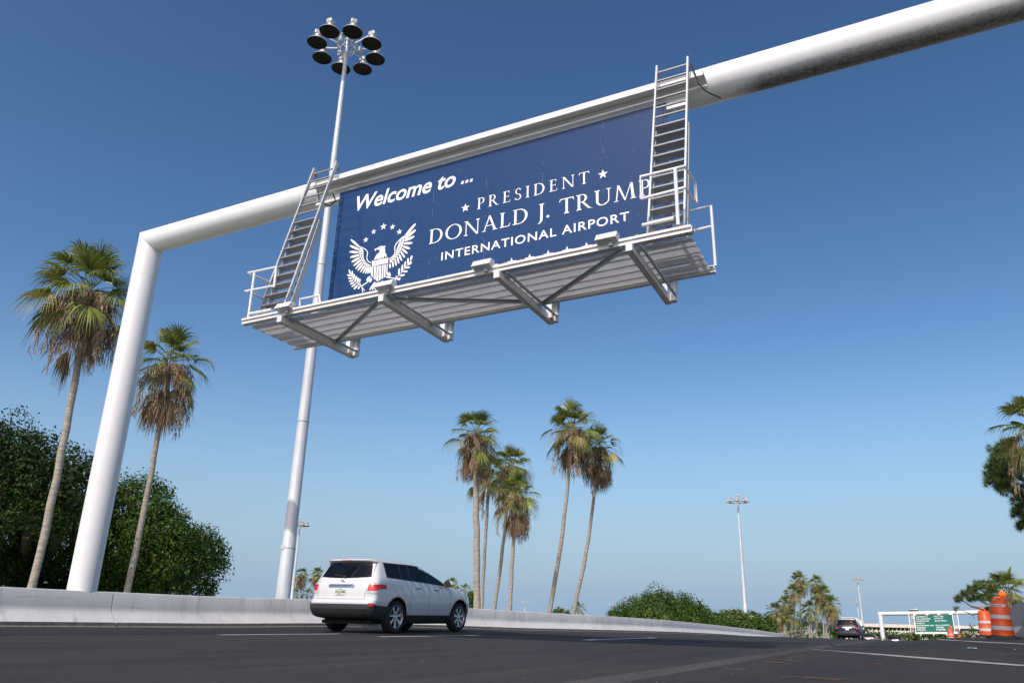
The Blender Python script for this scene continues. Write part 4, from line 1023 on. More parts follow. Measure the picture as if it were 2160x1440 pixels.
        for y in (1.80, 2.58):
            for sg in (1, -1):
                m = MB(); z = 1.055 - .02 * (y - 1.8); x = side_x(y, z)
                m.tube([(sg * (x - .01), y - .02, z), (sg * (x + .028), y + .02, z), (sg * (x + .034), y + .10, z), (sg * (x + .028), y + .18, z), (sg * (x - .01), y + .21, z)], .014, 8)
                m.lathe([(.001, 0.004), (.03, .003), (.05, -.002)], 14, (sg * x, y + .09, z - .005), Matrix.Rotation(PI / 2 * sg, 3, 'Y') @ Matrix.Scale(1.6, 3, (0, 1, 0)))
                m.build('door_handle', MT['chrome'] if sg > 0 else paint, root, local=True, smooth=True)
        m = MB(); rear_patch(m, -.16, .16, lambda x: 1.630, lambda x: 1.655, 8, 1, .006); m.build('brake_light', MT['tail_red'], root, local=True)
        for sg in (1, -1):
            m = MB(); side_patch(m, 1.5, 3.36, lambda y: .375, lambda y: .415, 16, 1, .012, (sg,)); m.build('sill_trim', MT['plastic_dark'], root, local=True, smooth=True)
            m = MB(); m.lim(sg * .78, sg * .93, 1.44, 1.452, .19, .50); m.build('mud_flap', MT['liner'], root, local=True)
    for sg in (1, -1):
        m = MB(); cx = sg * 1.02
        rows = []
        for i in range(9):
            a = i / 8; r_ = math.sin(PI * (.12 + .76 * a)) ** .5
            rows.append([Vector((cx + .115 * r_ * math.cos(2 * PI * j / 16) * (1), 3.07 + .14 * a, 1.20 + .085 * r_ * math.sin(2 * PI * j / 16))) for j in range(17)])
        m.grid(rows); m.add(rows[0], [tuple(range(16))]); m.add(rows[-1], [tuple(range(16))])
        mi = m.build('wing_mirror', paint, root, local=True, smooth=True, angle=60)
        m = MB(); m.bar((sg * .86, 3.14, 1.17), (cx, 3.14, 1.17), .06, .04)
        m.lathe([(.001, 0), (.068, 0), (.085, .012)], 16, (cx, 3.052, 1.20), Matrix.Rotation(PI / 2, 3, 'X') @ Matrix.Scale(1.3, 3, (1, 0, 0))); m.build('mirror_back', MT['plastic_dark'], mi, local=True)
    for sg in (1, -1):
        m = MB(); skin_patch(m, lambda v: 2.12, lambda v: 2.55, lambda t: .84, lambda t: .95 + .03 * (1 - t), 10, 2, .008, (sg,)); m.build('headlight', MT['tail_clear'], root, local=True, smooth=True)
    for y in WY:
        for sg in (1, -1):
            m = MB(); rows = []
            for i in range(25):
                a = PI * (-.06 + 1.12 * i / 24); y_ = y + .432 * math.cos(a); z_ = .40 + .432 * math.sin(a); y2 = y + .455 * math.cos(a); z2 = .40 + .455 * math.sin(a)
                rows.append([Vector((sg * side_x(y_, z_, .004), y_, z_)), Vector((sg * side_x(y2, z2, .0125), y2, z2))])
            m.grid(rows); m.build('arch_trim', paint, root, local=True, smooth=True)
    return root
suv = make_suv('white_suv', 'white sport utility car driving away beside the concrete barrier', MT['car_white'])
suv.scale = (1, 1, .968); suv.location = (-11.759, 15.279, 0.0); suv.rotation_euler = (math.radians(.68), 0, -math.radians(2.57))
_p = at_d(1787, 1330, 79); bsuv = make_suv('blue_suv', 'dark blue sport utility car farther ahead near the road crest', MT['car_blue'], False)
bsuv.location = (_p.x, _p.y, zroad(_p.x, _p.y)); bsuv.rotation_euler = (math.radians(-.7), 0, math.radians(-3))
def copy_car(name, label, px, D, rz, paint, sz):
    c = copy_tree(bsuv); c.name = name; p = at_d(px, 1330, D); c['label'] = label; c['category'] = 'car'
    c.location = (p.x, p.y, zroad(p.x, p.y)); c.rotation_euler = (math.radians(-1.6), 0, math.radians(rz)); c.scale = (1, 1, sz)
    for ch in c.children:
        if ch.data and any(m_ == MT['car_blue'] for m_ in ch.data.materials):
            ch.data = ch.data.copy()
            for i, m_ in enumerate(ch.data.materials):
                if m_ == MT['car_blue']: ch.data.materials[i] = paint
    return c
copy_car('dark_car', 'small dark car low behind the crest, right of the dark blue one', 1829, 122, -4, MT['car_black'], .86)
copy_car('navy_car', 'navy car whose roof shows at the foot of the far green sign', 1885, 128, -3, MT['car_blue'], .84)
copy_car('pale_car', 'pale car roof showing beyond the small striped barrels', 2052, 125, -30, MT['car_white'], .84)
# ------------------------------------------------------------------ fan palms
Z3 = Vector((0, 0, 1))
def fan_leaf(m, base, az, el, Lp, Rb, rng, droop=.55, half=112, nseg=30, pet_r=.016, tipdroop=.5, thin=1.0):
    d0 = Vector((math.cos(el) * math.cos(az), math.cos(el) * math.sin(az), math.sin(el)))
    pts = []
    for i in range(5):
        t = i / 4; pts.append(base + d0 * Lp * t - Z3 * droop * Lp * .45 * t * t)
    m.tube(pts, [pet_r * 1.3, pet_r, pet_r, pet_r * .9, pet_r * .8], 4, False)
    hub = pts[-1]; d1 = (pts[-1] - pts[-2]).normalized()
    s = d1.cross(Z3)
    if s.length < .05: s = Vector((math.sin(az), -math.cos(az), 0))
    s.normalize(); n = s.cross(d1).normalized()
    tw = rng.uniform(-.5, .5); s, n = s * math.cos(tw) + n * math.sin(tw), n * math.cos(tw) - s * math.sin(tw)
    da = math.radians(2 * half / nseg)
    for i in range(nseg):
        a = math.radians(-half + 2 * half * (i + .5) / nseg) + rng.uniform(-.02, .02)
        ln = Rb * (.74 + .26 * math.cos(a)) * rng.uniform(.88, 1.06)
        dr = d1 * math.cos(a) + s * math.sin(a)
        fold = n * (.16 * abs(math.sin(a)))
        wv = s * math.cos(a) - d1 * math.sin(a)
        td = tipdroop * rng.uniform(.7, 1.35)
        row = []
        for r_, wd in ((.05, .012), (.34, .34 * da * .55 * thin), (.62, .40 * da * .40 * thin), (.84, .40 * da * .22 * thin), (1.0, .004)):
            q = max(0, r_ - .38)
            c = hub + (dr + fold) * (ln * r_ * (1 - .25 * td * q)) - Z3 * (td * ln * (.12 * r_ * r_ + 1.25 * q * q))
            h = ln * wd if r_ < .99 else .004
            row.append((c - wv * h + n * .010 * (1 if r_ < .7 else 0), c + wv * h - n * .012 * (1 if r_ < .7 else 0)))
        m.grid([list(p) for p in row])
def hang_strand(m, base, az, out, ln, rng):
    """old flower stalk hanging out of the crown, ragged"""
    d = Vector((math.cos(az), math.sin(az), 0)); pts = []
    for i in range(8):
        t = i / 7; pts.append(base + d * out * math.sin(t * PI * .5) + Z3 * (.25 * math.sin(t * PI) - ln * t * t))
    m.tube(pts, [.018] * 3 + [.012] * 5, 4, False)
    for i in range(150):
        t = rng.uniform(.25, 1); k = min(6, int(t * 7)); p = pts[k].lerp(pts[k + 1], t * 7 - k) + Vector((rng.gauss(0, .075), rng.gauss(0, .075), rng.gauss(0, .06)))
        l = rng.uniform(.10, .36); w_ = rng.uniform(.008, .028); a = rng.uniform(0, 6.3); u = Vector((math.cos(a), math.sin(a), 0)) * w_; e = p + Vector((rng.gauss(0, .07), rng.gauss(0, .07), -l))
        m.add([p - u, p + u, e + u * .15, e - u * .15], [(0, 1, 2, 3)])
class Crown: pass
def make_crown(seed, n=30, dead=16, strands=5, Lp=.95, Rb=.95, yellow=3, top=True):
    """meshes of one crown, its old leaves and its hanging dead leaves, base of crown at the origin"""
    rng = random.Random(seed); g = MB(); y = MB(); dd = MB(); st_ = MB()
    for i in range(n):
        az = i * 2.39996 + rng.uniform(-.25, .25); t = i / (n - 1)
        el = math.radians(82 - 118 * t ** 1.05 + rng.uniform(-9, 9))
        base = Vector((.10 * math.cos(az), .10 * math.sin(az), .38 - .45 * t))
        k = rng.uniform(.62, 1.2)
        mm = y if (t > .72 and rng.random() < yellow / 9.0) else g
        fan_leaf(mm, base, az, el, Lp * k * (.75 + .35 * t), Rb * rng.uniform(.85, 1.1), rng, droop=.35 + .25 * t, half=rng.uniform(70, 118), tipdroop=.42 + .5 * t)
    for i in range(dead):
        az = rng.choice((.3, 1.5, 2.7, 3.6, 5.2)) + rng.gauss(0, .32)
        el = math.radians(rng.uniform(-84, -50)); base = Vector((.14 * math.cos(az), .14 * math.sin(az), -.15 - rng.uniform(0, .55)))
        fan_leaf(dd, base, az, el, Lp * rng.uniform(.45, .9), Rb * rng.uniform(.7, 1.05), rng, droop=.9, half=rng.uniform(28, 62), nseg=16, tipdroop=1.0, thin=1.5)
    for i in range(strands):
        az = rng.choice((.3, 1.5, 2.7, 3.6, 5.2)) + rng.gauss(0, .4); hang_strand(st_, Vector((.1 * math.cos(az), .1 * math.sin(az), -.05)), az, rng.uniform(.35, 1.15), rng.uniform(1.5, 3.0), rng)
    # old leaf bases wrapping the top of the trunk
    for i in range(40):
        az = rng.uniform(0, 6.28); z = rng.uniform(-.9, .25); p = Vector((.17 * math.cos(az), .17 * math.sin(az), z)); e = p + Vector((.12 * math.cos(az), .12 * math.sin(az), rng.uniform(.1, .35))); u = Vector((-math.sin(az), math.cos(az), 0)) * .04
        st_.add([p - u, p + u, e + u * .4, e - u * .4], [(0, 1, 2, 3)])
    return g, y, dd, st_
CROWNS = {}
def crown_objs(key, root, off, scale, rot, **kw):
    """adds the crown parts to a palm; crowns of the same key share mesh data"""
    mats = ('frond', 'frond_old', 'frond_dead', 'frond_tan'); names = ('crown', 'yellow_fronds', 'dead_skirt', 'hanging_strands')
    if key not in CROWNS:
        CROWNS[key] = [None] * 4
        for i, mb in enumerate(make_crown(**kw)):
            if not mb.v: continue
            o = mb.build(names[i], MT[mats[i]], None, recalc=False); CROWNS[key][i] = o.data; bpy.data.objects.remove(o)
    for i, me in enumerate(CROWNS[key]):
        if me is None: continue
        o = bpy.data.objects.new(names[i], me); COL.objects.link(o); o.parent = root; o.location = off; o.scale = (scale, scale, scale); o.rotation_euler = (0, 0, rot)
KINDS = {
 'full':   dict(seed=11, n=38, dead=9, strands=20, Lp=1.16, Rb=1.16, yellow=2),
 'slim':   dict(seed=23, n=27, dead=19, strands=15, Lp=1.0, Rb=1.1, yellow=3),
 'shaggy': dict(seed=37, n=25, dead=17, strands=26, Lp=1.05, Rb=1.1, yellow=4),
 'dense':  dict(seed=41, n=28, dead=10, strands=19, Lp=.95, Rb=1.12, yellow=4),
 'green':  dict(seed=59, n=28, dead=4, strands=4, Lp=.95, Rb=1.0, yellow=3),
 'young':  dict(seed=67, n=22, dead=3, strands=1, Lp=.95, Rb=.9, yellow=1),
}
def palm(label, kind, D, base_px, top_px, bend=0.0, r0=.19, r1=.13, scale=1.0, rot=0.0, group=None, Dt=None, skip_trunk=False):
    b = at_d(base_px[0], base_px[1], D); t = at_d(top_px[0], top_px[1], Dt or D)
    zb = terr(b.x, b.y) if b.z > terr(b.x, b.y) else b.z
    # continue the visible trunk line down to the ground
    k = (zb - b.z) / max(.5, (t.z - b.z)) if t.z - b.z > 1.2 else 0
    gx, gy = b.x + (t.x - b.x) * k, b.y + (t.y - b.y) * k
    root = empty('fan_palm', (gx, gy, zb)); tag(root, label, 'palm', group)
    T_ = t - Vector((gx, gy, zb)); pts = []; rad = []
    rng = random.Random(int(base_px[0]))
    side = Vector((-T_.y, T_.x, 0)); side = Vector((b.y, -b.x, 0)).normalized()
    n = 14
    for i in range(n + 1):
        u = i / n; pts.append(Vector((T_.x * u, T_.y * u, T_.z * u - .1 * (1 - u))) + side * bend * math.sin(PI * u) + Vector((rng.gauss(0, .015), rng.gauss(0, .015), 0)))
        rad.append((r0 + (r1 - r0) * u + (.09 * max(0, 1 - u * 9))) * rng.uniform(.95, 1.05))
    m = MB(); m.tube(pts, rad, 12); m.build('trunk', MT['trunk'], root, local=True, smooth=True, angle=60)
    crown_objs(kind, root, T_, scale, rot, **KINDS[kind])
    return root
g1 = 'tall fan palms behind the barrier at left'
palm('tall fan palm left of the white gantry post, with wide dark crown', 'full', 29, (62, 1238), (186, 622), .15, .125, .105, 1.0, .4, g1)
palm('fan palm just right of the white gantry post, with long brown skirt', 'slim', 35, (265, 1245), (356, 770), .12, .13, .10, 1.02, 1.2, g1)
g2 = 'tall fan palms in the middle beyond the barrier'
palm('middle fan palm with the thickest pale trunk and a long tan skirt', 'shaggy', 48, (1006, 1283), (1004, 918), .0, .21, .16, 1.0, .3, g2)
palm('dark fan palm crown tucked behind the thick-trunked palm', 'green', 54, (1016, 1283), (1032, 1000), .0, .12, .10, .95, 2.3, g2)
palm('middle fan palm with a dark leaning trunk, right behind the thick-trunked one', 'dense', 52, (1041, 1287), (1078, 985), .1, .125, .09, .95, 4.1, g2)
palm('shorter middle fan palm with a bright green crown before the dark trunk', 'slim', 46, (1075, 1288), (1088, 1045), .0, .12, .09, .88, 2.0, g2)
palm('left one of the two slender leaning palms, with the highest crown', 'dense', 49, (1155, 1290), (1207, 905), .25, .14, .095, 1.12, 0.2, g2)
palm('right one of the two slender leaning palms, with its crown set lower', 'slim', 51, (1205, 1292), (1262, 945), .3, .13, .09, .95, 3.0, g2)
palm('young round-headed palm just above the barrier beside the leaning trunks', 'young', 105, (1219, 1297), (1219, 1286), 0, .11, .09, .72, .5)
g3 = 'distant fan palms seen on both sides of the white car'
palm('distant palm with a ragged tan skirt beside the big mast, left of the white car', 'shaggy', 170, (634, 1268), (635, 1213), 0, .16, .12, 1.0, .9, g3)
palm('distant palm half hidden by the rear window edge of the white car', 'dense', 175, (668, 1268), (670, 1211), 0, .16, .12, 1.0, 2.6, g3)
palm('low distant palm at the foot of the big mast', 'green', 165, (617, 1272), (617, 1252), 0, .16, .12, .95, 3.6, g3)
palm('low distant palm touching the tail light of the white car', 'young', 165, (648, 1272), (648, 1256), 0, .16, .12, 1.0, 1.6, g3)
palm('distant palm seen over the white car door mirror', 'green', 150, (953, 1262), (953, 1232), 0, .2, .16, .9, .2, g3)
palm('distant palm seen over the white car bonnet', 'young', 140, (981, 1280), (980, 1246), 0, .2, .16, .85, 1.2, g3)
g4 = 'clump of distant fan palms left of the dark blue car'
for lab, kind, D, b_, t_, s_, r_ in (
    ('topmost palm of the distant clump, its crown highest', 'dense', 128, (1690, 1338), (1686, 1224), 1.0, .3),
    ('tall palm of the distant clump just right of its topmost palm', 'slim', 130, (1722, 1338), (1722, 1232), .95, 1.3),
    ('palm of the distant clump below and left of the topmost crown', 'green', 124, (1678, 1338), (1674, 1252), 1.05, 2.2),
    ('palm of the distant clump right of the gap, with dense round crown', 'dense', 126, (1738, 1338), (1735, 1254), 1.1, 3.3),
    ('palm of the distant clump with a long brown skirt nearest the dark blue car', 'shaggy', 118, (1742, 1338), (1752, 1276), 1.0, 4.0),
    ('leftmost short palm of the distant clump with a tan skirt', 'shaggy', 112, (1636, 1332), (1636, 1292), .95, 5.0),
    ('short palm in the middle of the distant clump, crown in front of the trunks', 'green', 112, (1708, 1338), (1708, 1286), .95, 5.5),
    ('low bushy palm of the distant clump beside the barrier end', 'young', 106, (1670, 1332), (1670, 1308), 1.15, .6),
    ('palm of the distant clump filling its lower left shoulder', 'slim', 122, (1655, 1332), (1654, 1276), .9, 1.1)):
    palm(lab, kind, D, b_, t_, 0, .14, .11, s_ * .88, r_, g4)
palm('fan palm cut by the right picture edge, above the dark pine', 'green', 34, (2192, 1330), (2186, 905), .1, .14, .11, .85, .75)
palm('leaning palm with yellowed fronds behind the striped barrel with the lamp', 'dense', 60, (2148, 1322), (2126, 1252), 0, .2, .15, .95, 1.7)

# ------------------------------------------------------------------ broadleaf trees and hedges
def clumps(rng, blobs, per_area=1.0, cr=(.35, .6)):
    out = []
    for (c, r) in blobs:
        c = Vector(c); area = 4 * PI * ((r[0] * r[1]) ** 1.6 / 3 + (r[0] * r[2]) ** 1.6 / 3 + (r[1] * r[2]) ** 1.6 / 3) ** (1 / 1.6)
        for i in range(int(area * per_area)):
            z = rng.uniform(-.75, 1); a = rng.uniform(0, 2 * PI); q = math.sqrt(max(0, 1 - z * z)); k = rng.uniform(.72, 1.10)
            p = Vector((c.x + r[0] * q * math.cos(a) * k, c.y + r[1] * q * math.sin(a) * k, c.z + r[2] * z * k))
            inside = False
            for (c2, r2) in blobs:
                if c2 is c or tuple(c2) == tuple(c): continue
                d = ((p.x - c2[0]) / r2[0]) ** 2 + ((p.y - c2[1]) / r2[1]) ** 2 + ((p.z - c2[2]) / r2[2]) ** 2
                if d < .55: inside = True; break
            if not inside: out.append((p, (p - c).normalized(), rng.uniform(*cr)))
    return out
def leaf_cloud(m, rng, cl, per, size):
    for p, nrm, r in cl:
        for i in range(per):
            v = Vector((rng.gauss(0, 1), rng.gauss(0, 1), rng.gauss(0, 1))).normalized()
            if v.dot(nrm) < -.25 and rng.random() < .75: v = -v
            q = p + v * r * rng.uniform(.45, 1.05) * (Vector((1, 1, .75)).length / 1.6)
            nn = (v * .7 + Vector((rng.gauss(0, .6), rng.gauss(0, .6), rng.gauss(.35, .5)))).normalized()
            a = nn.orthogonal().normalized(); b = nn.cross(a); t = rng.uniform(0, 6.28); u = a * math.cos(t) + b * math.sin(t); w_ = nn.cross(u)
            L = size * rng.uniform(.7, 1.35); W = L * rng.uniform(.42, .6)
            m.add([q - u * L * .5, q + w_ * W * .5, q + u * L * .5 - nn * L * .10, q - w_ * W * .5], [(0, 1, 2, 3)])
def tree(name, label, cat, root_loc, blobs, trunk_h, trunk_r, leafmat, rng_seed, per=26, size=.16, per_area=2.2, cr=(.32, .62), group=None, limbs=True, fill=True):
    rng = random.Random(rng_seed); root = empty(name, root_loc); tag(root, label, cat, group)
    big = list(blobs)
    for c, r in big:      # tufts breaking the outline
        for i in range(9):
            v = Vector((rng.gauss(0, 1), rng.gauss(0, 1), rng.gauss(.3, .8))).normalized(); k = rng.uniform(.14, .40); e = rng.uniform(.92, 1.16)
            blobs = blobs + [((c[0] + v.x * r[0] * e, c[1] + v.y * r[1] * e, c[2] + v.z * r[2] * e), (r[0] * k, r[0] * k, r[0] * k * .7))]
    m = MB(); cl = clumps(rng, blobs, per_area, cr); leaf_cloud(m, rng, cl, per, size)
    if fill:      # shaded leaves deeper in the crown
        inner = [((c[0], c[1], c[2]), (r[0] * .78, r[1] * .78, r[2] * .78)) for c, r in big]
        leaf_cloud(m, rng, clumps(rng, inner, per_area * .9, (cr[0], cr[1])), 9, size * 2.6)
    m.build('crown', MT[leafmat], root, recalc=False, local=True)
    if limbs:
        m = MB(); m.tube([(0, 0, -.3), (.05, .0, trunk_h * .5), (0, .05, trunk_h)], [trunk_r * 1.3, trunk_r, trunk_r * .8], 10)
        for c, r in big:
            c = Vector(c); mid = Vector((c.x * .45, c.y * .45, trunk_h + (c.z - trunk_h) * .35)); m.tube([(0, 0, trunk_h * .9), mid, c, c + Vector((r[0] * rng.uniform(-.5, .5), r[1] * rng.uniform(-.5, .5), r[2] * .7))], [trunk_r * .6, trunk_r * .42, trunk_r * .25, .03], 7)
        m.build('trunk', MT['bark_shaded' if leafmat == 'leaf_shaded' else 'bark'], root, local=True, smooth=True, angle=60)
    return root
def px_blobs(D0, items, root):
    """items: (px, py, radius px, depth offset m, squash) -> ellipsoids relative to the root"""
    out = []
    for px, py, rp, dd, sq in items:
        p = at_d(px, py, D0 + dd); k = math.sqrt((p - CAMP).length_squared) / F * (rp) * .92
        q = p - root; out.append(((q.x, q.y, q.z), (k, k, k * sq)))
    return out
def px_tree(name, label, cat, D, foot, items, trunk_h, trunk_r, leafmat, seed, back=0, **kw):
    b = at_d(foot, 1300, D + back); z = terr(b.x, b.y); root = Vector((b.x, b.y, z))
    return tree(name, label, cat, root, px_blobs(D, items, root), trunk_h, trunk_r, leafmat, seed, **kw)
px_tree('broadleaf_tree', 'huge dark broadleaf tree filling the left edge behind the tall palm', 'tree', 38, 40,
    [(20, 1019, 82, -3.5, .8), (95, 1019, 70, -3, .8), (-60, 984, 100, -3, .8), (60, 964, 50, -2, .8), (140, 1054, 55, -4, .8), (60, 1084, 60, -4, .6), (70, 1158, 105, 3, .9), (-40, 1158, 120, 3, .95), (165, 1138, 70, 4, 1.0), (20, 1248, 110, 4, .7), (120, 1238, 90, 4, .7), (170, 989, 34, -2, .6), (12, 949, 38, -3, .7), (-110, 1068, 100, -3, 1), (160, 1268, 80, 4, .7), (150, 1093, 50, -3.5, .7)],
    2.2, .55, 'leaf_shaded', 101, back=8, per=190, size=.135, per_area=1.05, cr=(.45, 1.0))
px_tree('broadleaf_tree', 'broad green tree between the gantry post and the big grey mast', 'tree', 41, 300,
    [(285, 1075, 58, 0, .85), (240, 1090, 60, 1, .9), (325, 1050, 26, 0, .7), (320, 1130, 62, -1.5, .85), (370, 1130, 50, 0, .8), (400, 1180, 60, 0, .8), (330, 1205, 85, -1.5, .75), (422, 1200, 34, .5, .7), (250, 1180, 80, 4, .9), (400, 1235, 42, -1, .6), (230, 1240, 60, 3.5, .6), (270, 1255, 70, 3.5, .5), (345, 1250, 50, -2, .45), (270, 1030, 24, 0, .7)],
    2.0, .5, 'leaf', 102, back=3, per=190, size=.135, per_area=1.1, cr=(.4, .95))
px_tree('broadleaf_tree', 'dome-shaped dark green tree right of the leaning palms', 'tree', 88, 1390,
    [(1390, 1285, 38, 0, .82), (1350, 1293, 34, 0, .75), (1430, 1290, 34, 0, .75), (1320, 1302, 26, 0, .7), (1460, 1300, 26, 0, .7), (1390, 1310, 50, -3, .5), (1470, 1283, 13, 0, .8), (1482, 1296, 12, 0, .7), (1305, 1298, 16, 0, .7), (1500, 1310, 18, 0, .6), (1340, 1312, 36, -2, .5), (1450, 1315, 40, -2, .5)],
    1.6, .4, 'leaf', 103, per=110, size=.18, per_area=1.1, cr=(.5, 1.1))
px_tree('shrub', 'pale feathery shrub at the foot of the dome-shaped tree', 'shrub', 80, 1375, [(1372, 1300, 14, 0, .8), (1388, 1300, 13, 0, .8), (1400, 1306, 10, 0, .7)], .5, .08, 'leaf_light', 104, per=26, size=.22, per_area=3, cr=(.2, .4))
px_tree('shrub', 'small leafy bush peeping over the barrier between the leaning trunks', 'shrub', 95, 1184, [(1178, 1292, 10, 0, .8), (1190, 1292, 9, 0, .8)], .5, .1, 'leaf_light', 105, per=26, size=.2, per_area=3, cr=(.2, .4))
px_tree('shrub', 'bright green bush in front of the white car bonnet, left of the thick palm trunk', 'shrub', 110, 997, [(998, 1262, 12, 0, 1.0), (994, 1275, 13, 0, .9)], .8, .15, 'leaf', 106, per=26, size=.25, per_area=2.5, cr=(.25, .5))
for i, (x, y, r_, D, lab) in enumerate(((1510, 1314, 22, 96, 'low bush right of the dome-shaped tree'), (1548, 1306, 27, 100, 'bright leafy bush under the cream block and left of the tall thin mast'),
        (1598, 1312, 24, 104, 'green bush between the tall thin mast and the distant palm clump'), (1580, 1322, 20, 98, 'small bush at the foot of the tall thin mast'))):
    px_tree('hedge_tree', lab, 'tree', D, x, [(x, y, r_, 0, .62), (x - r_ * .8, y + 5, r_ * .7, 0, .6), (x + r_ * .8, y + 4, r_ * .7, 0, .6), (x, y + 14, r_ * 1.1, -1, .5)], 1.0, .25, 'leaf' if i != 1 else 'leaf_light', 110 + i, per=22, size=.24, per_area=1.7, cr=(.4, .7), group='low trees beyond the barrier')
# long hedge masses on the lower ground
def hedge(label, D, pts, seed, depth=3.0, dn=9.0):
    rng = random.Random(seed); p0 = at_d(pts[0][0], pts[0][1], D); root = empty('hedge', (p0.x, p0.y, terr(p0.x, p0.y))); tag(root, label, 'hedge')
    blobs = []
    for (xa, ya), (xb, yb) in zip(pts, pts[1:]):
        n = max(1, int((xb - xa) / dn))
        for i in range(n):
            x = xa + (xb - xa) * (i + rng.random()) / n; y = ya + (yb - ya) * i / n; p = at_d(x, y + rng.uniform(-2, 4), D + rng.uniform(-depth, depth)); h = max(.8, p.z - terr(p.x, p.y))
            q = p - root.location; k = rng.uniform(.8, 1.25) * D / 110 * 1.3
            blobs.append(((q.x, q.y, q.z - h * .5), (k * 1.3, k * 1.3, h * .62)))
    m = MB(); leaf_cloud(m, rng, clumps(rng, blobs, 1.1 * (110 / D) ** 1.2, (.4 * D / 110, .7 * D / 110)), 16, .26 * D / 110)
    m.build('foliage', MT['leaf'], root, recalc=False, local=True)
    m = MB()
    for c, r in blobs[::3]: m.tube([(c[0], c[1], c[2] - r[2] - .3), (c[0], c[1], c[2])], .08, 5)
    m.build('stem', MT['bark'], root, local=True)
hedge('long dark hedge behind the distant palm clump and the dark blue car', 150, [(1500, 1318), (1560, 1312), (1640, 1308), (1700, 1316), (1745, 1324), (1790, 1326), (1830, 1334)], 120)
hedge('clipped hedge under the far green sign', 210, [(1830, 1338), (1870, 1339), (1920, 1340), (1990, 1341), (2050, 1342)], 121)
hedge('leafy bank behind the two striped barrels at right', 70, [(2052, 1326), (2075, 1318), (2110, 1306), (2200, 1300)], 122, 2, 14)
# ------------------------------------------------------------------ pines
def pine(label, D, foot, trunk_pts, tufts, seed, tuft_r=.27, trunk_r=.2, group=None):
    rng = random.Random(seed); b = at_d(foot[0], foot[1], D); z = terr(b.x, b.y); root = empty('pine_tree', (b.x, b.y, z)); tag(root, label, 'tree', group)
    O_ = root.location
    P = lambda px, py, dd=0: at_d(px, py, D + dd) - O_
    m = MB()
    for line in trunk_pts:
        pts = [P(*q[:2], q[3] if len(q) > 3 else 0) for q in line]; m.tube(pts, [q[2] * trunk_r for q in line], 7)
    m.build('trunk', MT['bark'], root, local=True, smooth=True, angle=60)
    m = MB()
    for px, py, rp, n in tufts:
        for i in range(int(n * 1.9)):
            c = P(px + max(-1.5, min(1.5, rng.gauss(0, 1))) * rp * .5, py + max(-1.6, min(1.6, rng.gauss(0, 1))) * rp * .38, rng.gauss(0, rp * .5) * D / F)
            ax = Vector((rng.gauss(0, 1), rng.gauss(0, 1), rng.gauss(.5, .6))).normalized()
            for k in range(40):
                d = (ax * .55 + Vector((rng.gauss(0, 1), rng.gauss(0, 1), rng.gauss(0, 1))).normalized()).normalized(); L = tuft_r * rng.uniform(.6, 1.1)
                u = d.orthogonal().normalized() * .007 * D / 40 * 1.4
                m.add([c - u, c + u, c + d * L], [(0, 1, 2)])
    m.build('crown', MT['needle'], root, recalc=False, local=True)
pine('dark pine cut by the right picture edge, below the palm fronds', 36, (2190, 1330),
     [[(2190, 1345, 1.2), (2185, 1150, 1), (2176, 1000, .8), (2165, 930, .4)], [(2178, 1060, .5), (2150, 1040, .3), (2112, 1012, .15)], [(2176, 1030, .4), (2140, 990, .25), (2110, 960, .12)], [(2183, 1110, .4), (2160, 1085, .2), (2150, 1070, .1)]],
     [(2110, 960, 34, 46), (2095, 985, 24, 30), (2098, 1010, 24, 30), (2130, 1000, 36, 46), (2120, 1030, 22, 16), (2155, 1040, 26, 26), (2152, 1075, 22, 26), (2165, 1100, 20, 20), (2150, 970, 36, 40), (2122, 940, 20, 20), (2185, 1060, 30, 24), (2190, 960, 40, 36), (2150, 1112, 9, 4), (2112, 1025, 14, 8)], 130)
pine('wind-bent pine with open branches behind the far gantry beam', 78, (2118, 1330),
     [[(2112, 1335, 1.2), (2100, 1300, 1), (2080, 1285, .7), (2048, 1278, .35), (2030, 1265, .2)], [(2098, 1298, .7), (2090, 1270, .5), (2075, 1248, .3), (2060, 1236, .15)], [(2092, 1292, .4), (2050, 1295, .25), (2028, 1286, .12), (2005, 1277, .06)], [(2085, 1275, .4), (2060, 1262, .2), (2040, 1258, .1)], [(2050, 1295, .2), (2056, 1304, .1)]],
     [(2022, 1262, 10, 9), (2035, 1252, 9, 9), (2050, 1243, 12, 12), (2066, 1234, 13, 14), (2085, 1234, 14, 16), (2098, 1240, 14, 14), (2060, 1258, 12, 10), (2046, 1262, 10, 8), (2080, 1256, 14, 12), (2096, 1262, 12, 10), (2102, 1296, 12, 12), (2016, 1284, 4, 2), (2088, 1298, 12, 8)], 131, tuft_r=.36)
# ------------------------------------------------------------------ far gantry with the airline sign
MT['sign_green'] = mat('sign_green', (0.004, 0.150, 0.105), 0.4, var=.05)
GD = 165.0
gp = at_d(1861, 1330, GD)
def gf(px, py): return at_y(px, py, gp.y)
bz = gf(1857, 1294).z; z0 = terr(gp.x, gp.y)
fg = empty('far_gantry', (gp.x, gp.y, z0)); tag(fg, 'distant white gantry carrying the green airline sign', 'gantry')
rise = (gf(2075, 1290.5).z - bz) / (gf(2075, 1290.5).x - gp.x)
m = MB(); m.tube([(gp.x, gp.y, z0 - .3), (gp.x, gp.y, bz + .3)], .36, 20); m.build('post', MT['white_paint'], fg, smooth=True)
xe = gp.x + 30; m = MB(); m.tube([(gp.x - .3, gp.y, bz), (xe, gp.y, bz + rise * (xe - gp.x))], .34, 20); m.build('beam', MT['white_paint'], fg, smooth=True)
m = MB(); m.tube([(xe, gp.y, z0 - .3), (xe, gp.y, bz + rise * 30)], .36, 16); m.build('post', MT['white_paint'], fg, smooth=True)
gs = empty('airline_sign', (gp.x + 11, gp.y - .5, z0)); tag(gs, 'green sign listing airlines on the distant gantry', 'sign')
